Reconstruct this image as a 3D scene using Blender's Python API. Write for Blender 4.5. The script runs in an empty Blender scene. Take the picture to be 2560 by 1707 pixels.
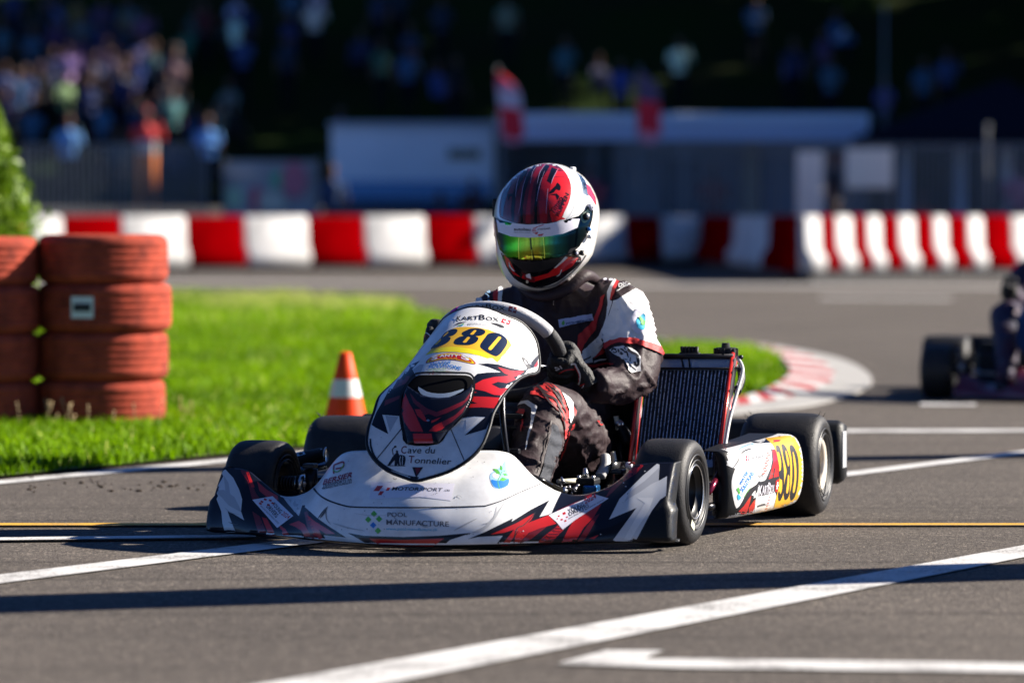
import bpy, bmesh, math, random
import numpy as np
from mathutils import Vector, Matrix, geometry, noise
from mathutils.bvhtree import BVHTree
R = math.radians
scene = bpy.context.scene
col = scene.collection
random.seed(7); rng = np.random.default_rng(7)
# ---------------------------------------------------------------- camera, sky, sun
F, CX, CY, HORIZ, CAMZ = 10200.0, 1280.0, 853.5, 545.0, 0.80
PITCH = math.atan((CY - HORIZ) / F)
cd = bpy.data.cameras.new('camera'); cam = bpy.data.objects.new('camera', cd); col.objects.link(cam)
cam.location = (0, 0, CAMZ); cam.rotation_euler = (math.pi/2 - PITCH, 0, 0)
cd.sensor_width = 36; cd.lens = F*36/2560; cd.clip_start = 0.1; cd.clip_end = 1500
cd.dof.use_dof = True; cd.dof.focus_distance = 10.2; cd.dof.aperture_fstop = 2.9
scene.camera = cam
SUN_EL, SUN_BACK = 29.5, 16.0
w = bpy.data.worlds.new('World'); scene.world = w; w.use_nodes = True
nt = w.node_tree; bg = nt.nodes['Background']
sky = nt.nodes.new('ShaderNodeTexSky'); sky.sky_type = 'NISHITA'; sky.sun_disc = False
sky.sun_elevation = R(SUN_EL); sky.sun_rotation = R(90 - SUN_BACK); sky.air_density = 0.45; sky.dust_density = 0.0; sky.ozone_density = 10.0; sky.altitude = 600
nt.links.new(sky.outputs[0], bg.inputs[0]); bg.inputs[1].default_value = 0.07
sd = bpy.data.lights.new('sun', 'SUN'); sd.energy = 5.0; sd.angle = R(0.5); sd.color = (1.0, 0.92, 0.81)
sun = bpy.data.objects.new('sun', sd); col.objects.link(sun)
sdir = Vector((math.cos(R(SUN_BACK))*math.cos(R(SUN_EL)), math.sin(R(SUN_BACK))*math.cos(R(SUN_EL)), math.sin(R(SUN_EL))))
sun.rotation_euler = sdir.to_track_quat('Z', 'Y').to_euler()
vs = scene.view_settings; vs.view_transform = 'Standard'; vs.look = 'None'; vs.gamma = 1; vs.exposure = 1.4
scene.render.resolution_x, scene.render.resolution_y = 1024, 682
# ---------------------------------------------------------------- photograph measurements -> points in the place
CP, SP = math.cos(PITCH), math.sin(PITCH)
CAM = Vector((0, 0, CAMZ))
def ray(px, py):
    u, v = (px - CX)/F, (CY - py)/F
    return Vector((u, CP + v*SP, -SP + v*CP))
def at(px, py, d):
    r = ray(px, py); return CAM + r*(d/r.y)
def gnd(px, py, z=0.0):
    r = ray(px, py); return CAM + r*((z-CAMZ)/r.z)
YAW = R(16)
KM = Matrix.Translation((-0.12, 10.14, 0)) @ Matrix.Rotation(-YAW, 4, 'Z')
KI = KM.inverted(); CAML = KI @ CAM
def lray(px, py): return (KI.to_3x3() @ ray(px, py)).normalized()
def L(px, py, Y):                     # the kart's own frame: +X driver's left, +Y rearwards, +Z up
    r = lray(px, py); t = (Y - CAML.y)/r.y; return CAML + r*t
def Z(x0, y0, s):
    def f(*a): return [(x0 + a[i]*s, y0 + a[i+1]*s) for i in range(0, len(a), 2)]
    return f
z1 = Z(500,980,.29762); z2 = Z(900,720,.31888); z3 = Z(1180,1020,.26361); z4 = Z(1200,380,.24242); z5 = Z(1020,660,.28912)
z6 = Z(1560,840,.33156); z7 = Z(1240,900,.2168); a1 = Z(1400,680,.12756); a2 = Z(1360,840,.12755); a3 = Z(1780,1080,.15308)
a4 = Z(1020,740,.14456); a5 = Z(1280,1120,.15306); a7 = Z(700,1080,.12755); a8 = Z(1140,690,.13391)
# ---------------------------------------------------------------- materials
MATS = {}
def mat(name, c, rough=.5, metal=0, coat=0, spec=.5, bump=0, bscale=200, var=0, vscale=8, var2=None, subs=0):
    if name in MATS: return MATS[name]
    m = bpy.data.materials.new(name); m.use_nodes = True; n = m.node_tree.nodes; l = m.node_tree.links
    b = n['Principled BSDF']; b.inputs['Base Color'].default_value = (*c, 1); b.inputs['Roughness'].default_value = rough
    b.inputs['Metallic'].default_value = metal; b.inputs['Coat Weight'].default_value = coat; b.inputs['Coat Roughness'].default_value = .08
    b.inputs['Specular IOR Level'].default_value = spec
    tc = n.new('ShaderNodeTexCoord')
    if var:
        ns = n.new('ShaderNodeTexNoise'); ns.inputs['Scale'].default_value = vscale; ns.inputs['Detail'].default_value = 6; ns.inputs['Roughness'].default_value = .65
        l.new(tc.outputs['Object'], ns.inputs[0])
        cr = n.new('ShaderNodeMapRange'); cr.inputs[1].default_value = .35; cr.inputs[2].default_value = .7; l.new(ns.outputs[0], cr.inputs[0])
        mx = n.new('ShaderNodeMix'); mx.data_type = 'RGBA'; l.new(cr.outputs[0], mx.inputs[0])
        d = var2 or tuple(x*(1-var) for x in c)
        mx.inputs[6].default_value = (*c, 1); mx.inputs[7].default_value = (*d, 1); l.new(mx.outputs[2], b.inputs['Base Color'])
    if bump:
        nb = n.new('ShaderNodeTexNoise'); nb.inputs['Scale'].default_value = bscale; nb.inputs['Detail'].default_value = 4
        l.new(tc.outputs['Object'], nb.inputs[0]); bp = n.new('ShaderNodeBump'); bp.inputs['Strength'].default_value = bump; bp.inputs['Distance'].default_value = .005
        l.new(nb.outputs[0], bp.inputs['Height']); l.new(bp.outputs[0], b.inputs['Normal'])
    MATS[name] = m; return m
# ---------------------------------------------------------------- mesh building
class MB:
    def __init__(s): s.v = []; s.f = []; s.m = []; s.ms = []; s.sm = []
    def mi(s, m):
        if m not in s.ms: s.ms.append(m)
        return s.ms.index(m)
    def add(s, vs_, fs, m, smooth=True):
        o = len(s.v); s.v += [Vector(v) for v in vs_]; k = s.mi(m)
        for f in fs: s.f.append([i+o for i in f]); s.m.append(k); s.sm.append(smooth)
        return s
    def box(s, c, d, m, rot=None, bev=0):
        c = Vector(c); hx, hy, hz = [x/2 for x in d]
        if bev:
            bm = bmesh.new(); bmesh.ops.create_cube(bm, size=1)
            for v in bm.verts: v.co = Vector((v.co.x*d[0], v.co.y*d[1], v.co.z*d[2]))
            bmesh.ops.bevel(bm, geom=bm.edges[:], offset=bev, segments=2, affect='EDGES', profile=.5)
            P = [v.co.copy() for v in bm.verts]; fs = [[v.index for v in f.verts] for f in bm.faces]; bm.free()
        else:
            P = [Vector((x, y, z)) for x in (-hx, hx) for y in (-hy, hy) for z in (-hz, hz)]
            fs = [(0,1,3,2),(4,6,7,5),(0,4,5,1),(2,3,7,6),(0,2,6,4),(1,5,7,3)]
        if rot is not None: P = [rot @ p for p in P]
        return s.add([p+c for p in P], fs, m, smooth=False)
    def tube(s, pts, r, m, seg=12, caps=True):
        pts = [Vector(p) for p in pts]; n = len(pts)
        rs = r if isinstance(r, (list, tuple)) else [r]*n
        vv, ff = [], []; nrm = None
        for i, p in enumerate(pts):
            t = (pts[min(i+1, n-1)] - pts[max(i-1, 0)]).normalized()
            if nrm is None:
                nrm = t.cross(Vector((0, 0, 1)));
                if nrm.length < .1: nrm = t.cross(Vector((1, 0, 0)))
                nrm.normalize()
            nrm = (nrm - t*nrm.dot(t)).normalized(); b = t.cross(nrm)
            for k in range(seg):
                a = 2*math.pi*k/seg; vv.append(p + (nrm*math.cos(a) + b*math.sin(a))*rs[i])
        for i in range(n-1):
            for k in range(seg): ff.append((i*seg+k, i*seg+(k+1) % seg, (i+1)*seg+(k+1) % seg, (i+1)*seg+k))
        if caps: ff.append(tuple(range(seg-1, -1, -1))); ff.append(tuple((n-1)*seg+k for k in range(seg)))
        return s.add(vv, ff, m)
    def lathe(s, prof, m, M=Matrix(), seg=48, axis='X', close=False):   # prof: (along axis, radius)
        vv, ff = [], []; n = len(prof)
        for k in range(seg):
            a = 2*math.pi*k/seg; ca, sa = math.cos(a), math.sin(a)
            for x, r in prof:
                p = {'X': (x, r*ca, r*sa), 'Y': (r*sa, x, r*ca), 'Z': (r*ca, r*sa, x)}[axis]
                vv.append(M @ Vector(p))
        for k in range(seg):
            for i in range(n-1 + (1 if close else 0)):
                j = (i+1) % n; q = (k+1) % seg
                ff.append((k*n+i, q*n+i, q*n+j, k*n+j))
        return s.add(vv, ff, m)
    def grid(s, P, m, flip=False):    # P[i][j]
        a, b = len(P), len(P[0]); vv = [p for r_ in P for p in r_]; ff = []
        for i in range(a-1):
            for j in range(b-1):
                q = (i*b+j, i*b+j+1, (i+1)*b+j+1, (i+1)*b+j); ff.append(q[::-1] if flip else q)
        return s.add(vv, ff, m)
    def loft(s, rings, m, caps=True):
        n = len(rings); k = len(rings[0]); vv = [p for r_ in rings for p in r_]; ff = []
        for i in range(n-1):
            for j in range(k): ff.append((i*k+j, i*k+(j+1) % k, (i+1)*k+(j+1) % k, (i+1)*k+j))
        if caps: ff.append(tuple(range(k-1, -1, -1))); ff.append(tuple((n-1)*k+j for j in range(k)))
        return s.add(vv, ff, m)
    def ball(s, c, r, m, seg=12):
        c = Vector(c); r = (r, r, r) if isinstance(r, (int, float)) else r
        rings = []
        for i in range(1, seg):
            a = math.pi*i/seg; rings.append([c + Vector((r[0]*math.sin(a)*math.cos(b), r[1]*math.sin(a)*math.sin(b), -r[2]*math.cos(a))) for b in [2*math.pi*j/(seg*2) for j in range(seg*2)]])
        return s.loft(rings, m)
    def bvh(s): return BVHTree.FromPolygons(s.v, s.f)
    def mesh(s, name):
        me = bpy.data.meshes.new(name); me.from_pydata([tuple(v) for v in s.v], [], s.f)
        for m in s.ms: me.materials.append(m)
        me.polygons.foreach_set('material_index', s.m); me.polygons.foreach_set('use_smooth', s.sm)
        me.update(); return me
    def build(s, name, parent=None, solid=0, solid_off=-1, fixn=False, auto=None):
        me = s.mesh(name)
        if fixn:
            bm = bmesh.new(); bm.from_mesh(me); bmesh.ops.recalc_face_normals(bm, faces=bm.faces[:]); bm.to_mesh(me); bm.free()
        o = bpy.data.objects.new(name, me); col.objects.link(o)
        if parent: o.parent = parent
        if solid:
            md = o.modifiers.new('t', 'SOLIDIFY'); md.thickness = solid; md.offset = solid_off
        return o
def tag(o, label=None, cat=None, group=None, kind=None):
    if label: o['label'] = label
    if cat: o['category'] = cat
    if group: o['group'] = group
    if kind: o['kind'] = kind
    return o
def empty(name, loc=(0, 0, 0), rz=0, M=None):
    o = bpy.data.objects.new(name, None); col.objects.link(o); o.empty_display_size = .1
    if M is not None: o.matrix_world = M
    else: o.location = loc; o.rotation_euler = (0, 0, rz)
    return o
def copy_tree(o, parent=None):
    c = o.copy(); col.objects.link(c)
    if parent: c.parent = parent
    for ch in list(o.children): copy_tree(ch, c)
    return c
def catmull(pts, n=8, closed=False):
    P = [Vector(p) for p in pts]; out = []; N = len(P)
    rngi = range(N if closed else N-1)
    for i in rngi:
        if closed: p0, p1, p2, p3 = P[(i-1) % N], P[i], P[(i+1) % N], P[(i+2) % N]
        else: p0, p1, p2, p3 = P[max(i-1, 0)], P[i], P[i+1], P[min(i+2, N-1)]
        for k in range(n):
            t = k/n; out.append(.5*((2*p1) + (p2-p0)*t + (2*p0-5*p1+4*p2-p3)*t*t + (3*p1-p0-3*p2+p3)*t**3))
    if not closed: out.append(P[-1].copy())
    return out
def sm(poly, n=4): return [(p.x, p.y) for p in catmull(poly, n, closed=True)]
def interp(x, xs, ys): return float(np.interp(x, xs, ys))
# ---------------------------------------------------------------- graphics laid on a surface as thin skins of real mesh
def cdt(poly, step):
    xs = [p[0] for p in poly]; ys = [p[1] for p in poly]
    dense = []
    for i, p in enumerate(poly):
        q = poly[(i+1) % len(poly)]; d = math.hypot(q[0]-p[0], q[1]-p[1]); k = max(1, int(d/step))
        for j in range(k): dense.append((p[0]+(q[0]-p[0])*j/k, p[1]+(q[1]-p[1])*j/k))
    nb = len(dense); edges = [(i, (i+1) % nb) for i in range(nb)]
    pts = [Vector(p) for p in dense]
    P = np.array(dense); Q = np.roll(P, -1, 0)
    y = min(ys)+step/2; row = 0
    while y < max(ys):
        x = min(xs) + (step/2 if row % 2 else step*.95)
        while x < max(xs):
            c = (P[:, 1] > y) != (Q[:, 1] > y)
            dy = np.where(Q[:, 1] == P[:, 1], 1e-9, Q[:, 1]-P[:, 1])
            if (c & (x < (Q[:, 0]-P[:, 0])*(y-P[:, 1])/dy + P[:, 0])).sum() % 2 and np.hypot(P[:, 0]-x, P[:, 1]-y).min() > step*.45: pts.append(Vector((x, y)))
            x += step
        y += step*.87; row += 1
    r = geometry.delaunay_2d_cdt(pts, edges, [], 1, 1e-4)
    return [(v[0], v[1]) for v in r[0]], [list(f) for f in r[2]]
def project(bvh, pv, off, world=False):
    out = []
    for p in pv:
        if world: o, d = CAM, ray(*p).normalized()
        else: o, d = CAML, lray(*p)
        h = bvh.ray_cast(o, d)
        if h[0] is None: out.append(None); continue
        n = h[1] if h[1].dot(d) < 0 else -h[1]
        if abs(n.dot(d)) < .05: out.append(None); continue
        out.append(h[0] + n*off)
    return out
MAXJ = [.03]; LS = [.00018]
def OFF(lay): return .0002+LS[0]*lay
def put(mb, bvh, pv, ff, m, off, world=False, maxjump=None):
    maxjump = maxjump or MAXJ[0]
    P = project(bvh, pv, off, world); idx = {}; vv = []; out = []
    for i, p in enumerate(P):
        if p is not None: idx[i] = len(vv); vv.append(p)
    for f in ff:
        if all(i in idx for i in f):
            q = [P[i] for i in f]
            if max((q[a]-q[a-1]).length for a in range(len(q))) < maxjump:
                g = [idx[i] for i in f]
                out.append(g)
    # face the camera
    o = CAM if world else CAML
    for k, g in enumerate(out):
        n = (vv[g[1]]-vv[g[0]]).cross(vv[g[2]]-vv[g[0]])
        if n.dot(o-vv[g[0]]) < 0: out[k] = g[::-1]
    mb.add(vv, out, m)
def decal(mb, bvh, poly, m, lay=1, step=8, world=False):
    pv, ff = cdt(poly, step); put(mb, bvh, pv, ff, m, OFF(lay), world)
_tc = {}
def glyphs(s, bold=0, shear=0):
    k = (s, bold, shear)
    if k in _tc: return _tc[k]
    c = bpy.data.curves.new('txt', 'FONT'); c.body = s; c.size = 1; c.offset = bold; c.shear = shear; c.resolution_u = 3; c.space_character = 1.0 + bold*1.5
    o = bpy.data.objects.new('txt', c); col.objects.link(o); dg = bpy.context.evaluated_depsgraph_get()
    me = bpy.data.meshes.new_from_object(o.evaluated_get(dg)); bpy.data.objects.remove(o); bpy.data.curves.remove(c)
    V = [(v.co.x, v.co.y) for v in me.vertices]; Fs = [list(p.vertices) for p in me.polygons]; bpy.data.meshes.remove(me)
    xs = [v[0] for v in V]; ys = [v[1] for v in V]; x0, x1, y0, y1 = min(xs), max(xs), min(ys), max(ys)
    # subdivide long edges a little so that words follow a curved surface
    V = [((x-x0)/(x1-x0), (y-y0)/(y1-y0)) for x, y in V]
    _tc[k] = (V, Fs); return _tc[k]
def text(mb, bvh, s, p0, p1, h, m, lay=3, bold=.01, shear=0, bend=0, world=False, sub=.5):
    """word from p0 to p1 (bottom left, bottom right of the letters), h = vector up to their top, bend = rise of the middle"""
    V, Fs = glyphs(s, bold, shear)
    if sub:
        bm = bmesh.new(); bv = [bm.verts.new((x*10, y*3, 0)) for x, y in V]
        for f in Fs:
            try: bm.faces.new([bv[i] for i in f])
            except ValueError: pass
        bmesh.ops.triangulate(bm, faces=bm.faces[:])
        for _ in range(3):
            le = [e for e in bm.edges if e.calc_length() > sub]
            if le: bmesh.ops.subdivide_edges(bm, edges=le, cuts=1); bmesh.ops.triangulate(bm, faces=bm.faces[:])
        bm.verts.index_update(); V = [(v.co.x/10, v.co.y/3) for v in bm.verts]; Fs = [[v.index for v in f.verts] for f in bm.faces]; bm.free()
    dx, dy = p1[0]-p0[0], p1[1]-p0[1]; hl = math.hypot(*h)
    pv = []
    for x, y in V:
        b = bend*4*x*(1-x); k = 1
        pv.append((p0[0]+dx*x+h[0]*(y+b/hl), p0[1]+dy*x+h[1]*(y+b/hl)))
    put(mb, bvh, pv, Fs, m, OFF(lay), world)
def rect(c, w_, h_, ang=0):
    ca, sa = math.cos(R(ang)), math.sin(R(ang))
    return [(c[0]+x*ca-y*sa, c[1]+x*sa+y*ca) for x, y in ((-w_/2, -h_/2), (w_/2, -h_/2), (w_/2, h_/2), (-w_/2, h_/2))]
def ell(c, rx, ry, ang=0, n=24):
    ca, sa = math.cos(R(ang)), math.sin(R(ang)); o = []
    for i in range(n):
        t = 2*math.pi*i/n; x, y = rx*math.cos(t), ry*math.sin(t); o.append((c[0]+x*ca-y*sa, c[1]+x*sa+y*ca))
    return o
def line(a, b, w_):
    d = math.hypot(b[0]-a[0], b[1]-a[1]); n = ((b[1]-a[1])/d*w_/2, -(b[0]-a[0])/d*w_/2)
    return [(a[0]+n[0], a[1]+n[1]), (b[0]+n[0], b[1]+n[1]), (b[0]-n[0], b[1]-n[1]), (a[0]-n[0], a[1]-n[1])]
def pline(mb, bvh, pts, w_, m, lay, n=5, world=False, smooth=True):
    P = [(p.x, p.y) for p in catmull([(*p, 0) for p in pts], n)] if smooth else pts
    l_, r_ = [], []
    for i, p in enumerate(P):
        a, b = P[max(i-1, 0)], P[min(i+1, len(P)-1)]; d = math.hypot(b[0]-a[0], b[1]-a[1]) or 1
        ww = w_ if not isinstance(w_, (list, tuple)) else interp(i/(len(P)-1), np.linspace(0, 1, len(w_)), w_)
        n_ = ((b[1]-a[1])/d*ww/2, -(b[0]-a[0])/d*ww/2); l_.append((p[0]+n_[0], p[1]+n_[1])); r_.append((p[0]-n_[0], p[1]-n_[1]))
    k = len(P); put(mb, bvh, l_+r_, [(i, i+1, k+i+1, k+i) for i in range(k-1)], m, OFF(lay), world)
def remesh(mb, voxel, smooth_it=4, shape=None):
    me = mb.mesh('tmp'); o = bpy.data.objects.new('tmp', me); col.objects.link(o)
    md = o.modifiers.new('r', 'REMESH'); md.mode = 'VOXEL'; md.voxel_size = voxel; md.use_smooth_shade = True
    s_ = o.modifiers.new('s', 'SMOOTH'); s_.factor = .5; s_.iterations = smooth_it
    dg = bpy.context.evaluated_depsgraph_get(); out = bpy.data.meshes.new_from_object(o.evaluated_get(dg))
    bpy.data.objects.remove(o); bpy.data.meshes.remove(me)
    V = [v.co.copy() for v in out.vertices]; N = [v.normal.copy() for v in out.vertices]; Fs = [list(p.vertices) for p in out.polygons]
    bpy.data.meshes.remove(out); return V, N, Fs
# ================================================================ THE SETTING
def asphalt_mat():
    m = mat('asphalt', (.085, .073, .062), .88, spec=.25); n = m.node_tree.nodes; l = m.node_tree.links; b = n['Principled BSDF']
    g = n.new('ShaderNodeNewGeometry')
    v = n.new('ShaderNodeTexVoronoi'); v.inputs['Scale'].default_value = 190; l.new(g.outputs['Position'], v.inputs[0])
    v2 = n.new('ShaderNodeTexNoise'); v2.inputs['Scale'].default_value = 420; v2.inputs['Detail'].default_value = 3; l.new(g.outputs['Position'], v2.inputs[0])
    big = n.new('ShaderNodeTexNoise'); big.inputs['Scale'].default_value = .7; big.inputs['Detail'].default_value = 7; l.new(g.outputs['Position'], big.inputs[0])
    mid = n.new('ShaderNodeTexNoise'); mid.inputs['Scale'].default_value = 34; mid.inputs['Detail'].default_value = 5; l.new(g.outputs['Position'], mid.inputs[0])
    cr = n.new('ShaderNodeValToRGB'); e = cr.color_ramp.elements
    e[0].position = .0; e[0].color = (.028, .023, .019, 1); e[1].position = 1; e[1].color = (.36, .30, .245, 1)
    x = e.new(.45); x.color = (.088, .075, .064, 1); x = e.new(.8); x.color = (.125, .106, .09, 1)
    l.new(v.outputs['Color'], cr.inputs[0])
    mr = n.new('ShaderNodeMapRange'); mr.inputs[1].default_value = .3; mr.inputs[2].default_value = .72; mr.inputs[3].default_value = .84; mr.inputs[4].default_value = 1.25; l.new(big.outputs[0], mr.inputs[0])
    mr2 = n.new('ShaderNodeMapRange'); mr2.inputs[1].default_value = .3; mr2.inputs[2].default_value = .7; mr2.inputs[3].default_value = .72; mr2.inputs[4].default_value = 1.25; l.new(mid.outputs[0], mr2.inputs[0])
    mp = n.new('ShaderNodeMapping'); mp.inputs['Rotation'].default_value = (0, 0, R(-62)); mp.inputs['Scale'].default_value = (.12, 5.5, 1); l.new(g.outputs['Position'], mp.inputs[0])
    stn = n.new('ShaderNodeTexNoise'); stn.inputs['Scale'].default_value = 1; stn.inputs['Detail'].default_value = 5; stn.inputs['Roughness'].default_value = .7; l.new(mp.outputs[0], stn.inputs[0])
    st = n.new('ShaderNodeMapRange'); st.inputs[1].default_value = .38; st.inputs[2].default_value = .62; st.inputs[3].default_value = .88; st.inputs[4].default_value = 1.06; l.new(stn.outputs[0], st.inputs[0])
    mp2 = n.new('ShaderNodeMapping'); mp2.inputs['Rotation'].default_value = (0, 0, R(-74)); mp2.inputs['Scale'].default_value = (.05, 7, 1); l.new(g.outputs['Position'], mp2.inputs[0])
    sk = n.new('ShaderNodeTexNoise'); sk.inputs['Scale'].default_value = 1; sk.inputs['Detail'].default_value = 2; l.new(mp2.outputs[0], sk.inputs[0])
    sm_ = n.new('ShaderNodeMapRange'); sm_.inputs[1].default_value = .60; sm_.inputs[2].default_value = .68; sm_.inputs[3].default_value = 1; sm_.inputs[4].default_value = .72; l.new(sk.outputs[0], sm_.inputs[0])
    m00 = n.new('ShaderNodeMath'); m00.operation = 'MULTIPLY'; l.new(st.outputs[0], m00.inputs[0]); l.new(sm_.outputs[0], m00.inputs[1])
    m0 = n.new('ShaderNodeMath'); m0.operation = 'MULTIPLY'; l.new(mr.outputs[0], m0.inputs[0]); l.new(m00.outputs[0], m0.inputs[1])
    mm = n.new('ShaderNodeMath'); mm.operation = 'MULTIPLY'; l.new(m0.outputs[0], mm.inputs[0]); l.new(mr2.outputs[0], mm.inputs[1])
    vm = n.new('ShaderNodeVectorMath'); vm.operation = 'SCALE'; l.new(cr.outputs[0], vm.inputs[0]); l.new(mm.outputs[0], vm.inputs['Scale'])
    l.new(vm.outputs[0], b.inputs['Base Color'])
    ad = n.new('ShaderNodeMath'); ad.operation = 'ADD'; l.new(v.outputs['Distance'], ad.inputs[0]); l.new(v2.outputs[0], ad.inputs[1])
    bp = n.new('ShaderNodeBump'); bp.inputs['Strength'].default_value = .8; bp.inputs['Distance'].default_value = .0025; l.new(ad.outputs[0], bp.inputs['Height']); l.new(bp.outputs[0], b.inputs['Normal'])
    return m
ASPH = asphalt_mat()
def paint_mat(name, c, wear=.5):
    m = mat(name, c, .7); n = m.node_tree.nodes; l = m.node_tree.links; b = n['Principled BSDF']; g = n.new('ShaderNodeNewGeometry')
    a = n.new('ShaderNodeTexNoise'); a.inputs['Scale'].default_value = 150; a.inputs['Detail'].default_value = 4; l.new(g.outputs['Position'], a.inputs[0])
    k = n.new('ShaderNodeTexNoise'); k.inputs['Scale'].default_value = 6; k.inputs['Detail'].default_value = 8; l.new(g.outputs['Position'], k.inputs[0])
    ad = n.new('ShaderNodeMath'); ad.operation = 'ADD'; l.new(a.outputs[0], ad.inputs[0]); l.new(k.outputs[0], ad.inputs[1])
    mr = n.new('ShaderNodeMapRange'); mr.inputs[1].default_value = 1.0; mr.inputs[2].default_value = 1.22; mr.inputs[4].default_value = wear; l.new(ad.outputs[0], mr.inputs[0])
    mx = n.new('ShaderNodeMix'); mx.data_type = 'RGBA'; l.new(mr.outputs[0], mx.inputs[0]); mx.inputs[6].default_value = (*c, 1); mx.inputs[7].default_value = (.10, .09, .08, 1)
    l.new(mx.outputs[2], b.inputs['Base Color'])
    bp = n.new('ShaderNodeBump'); bp.inputs['Strength'].default_value = .4; bp.inputs['Distance'].default_value = .002; l.new(a.outputs[0], bp.inputs['Height']); l.new(bp.outputs[0], b.inputs['Normal'])
    return m
WPAINT = paint_mat('white_road_paint', (.60, .59, .57), .8); YPAINT = paint_mat('yellow_road_paint', (.62, .33, .02), .6)
RPAINT = paint_mat('red_kerb_paint', (.38, .03, .03), .6); CONC = paint_mat('pale_concrete', (.36, .35, .33), .4)
g = MB(); xs = [-400, -60, -12, -5, -2, 0, 2, 5, 12, 60, 400]; ys = [-20, 4, 8, 12, 20, 40, 80, 200, 900]
g.grid([[Vector((x, y, 0)) for x in xs] for y in ys], ASPH, flip=True); tag(g.build('ground'), kind='structure')
def marking(name, polys, m, z=.004, label=None):
    b = MB()
    for P in polys: b.add([Vector((p[0], p[1], z)) for p in P], [tuple(range(len(P)))], m, False)
    o = b.build(name, fixn=True); tag(o, kind='structure')
    if b.v and o.data.polygons[0].normal.z < 0: o.data.flip_normals()
    return o
def gline(a, b, t0, t1):     # centre points in the photo, thickness in photo pixels at both ends
    A, B = gnd(a[0], a[1]-t0/2), gnd(b[0], b[1]-t1/2); A2, B2 = gnd(a[0], a[1]+t0/2), gnd(b[0], b[1]+t1/2)
    return [A, B, B2, A2]
marking('white_line', [gline((-60, 1880), (2700, 1354), 72, 28)], WPAINT)
marking('white_line', [gline((-120, 1465), (2700, 1115), 22, 8)], WPAINT)
marking('white_line', [gline((-120, 1355), (640, 1346), 7, 6)], WPAINT, .008)
marking('white_line', [gline((1200, 1080), (2700, 1078), 7, 7)], WPAINT)
marking('yellow_line', [gline((-120, 1315), (2700, 1315), 5.5, 4.5)], YPAINT, .006)
marking('arrow_marking', [[gnd(1394, 1662), gnd(1514, 1629), gnd(1661, 1629), gnd(1612, 1650)], [gnd(1394, 1664), gnd(1612, 1651), gnd(1700, 1650), gnd(2700, 1663), gnd(2700, 1687), gnd(1700, 1673)]], WPAINT)
marking('edge_line', [gline((-100, 1217), (1845, 1032), 9, 9)], WPAINT)
marking('edge_line', [gline((2050, 745), (2380, 748), 3, 3), gline((2300, 1012), (2440, 1013), 6, 6)], WPAINT)
marking('pale_road', [[gnd(-200, 700), gnd(2700, 716), gnd(2700, 722), gnd(-200, 705)]], CONC)
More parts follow.
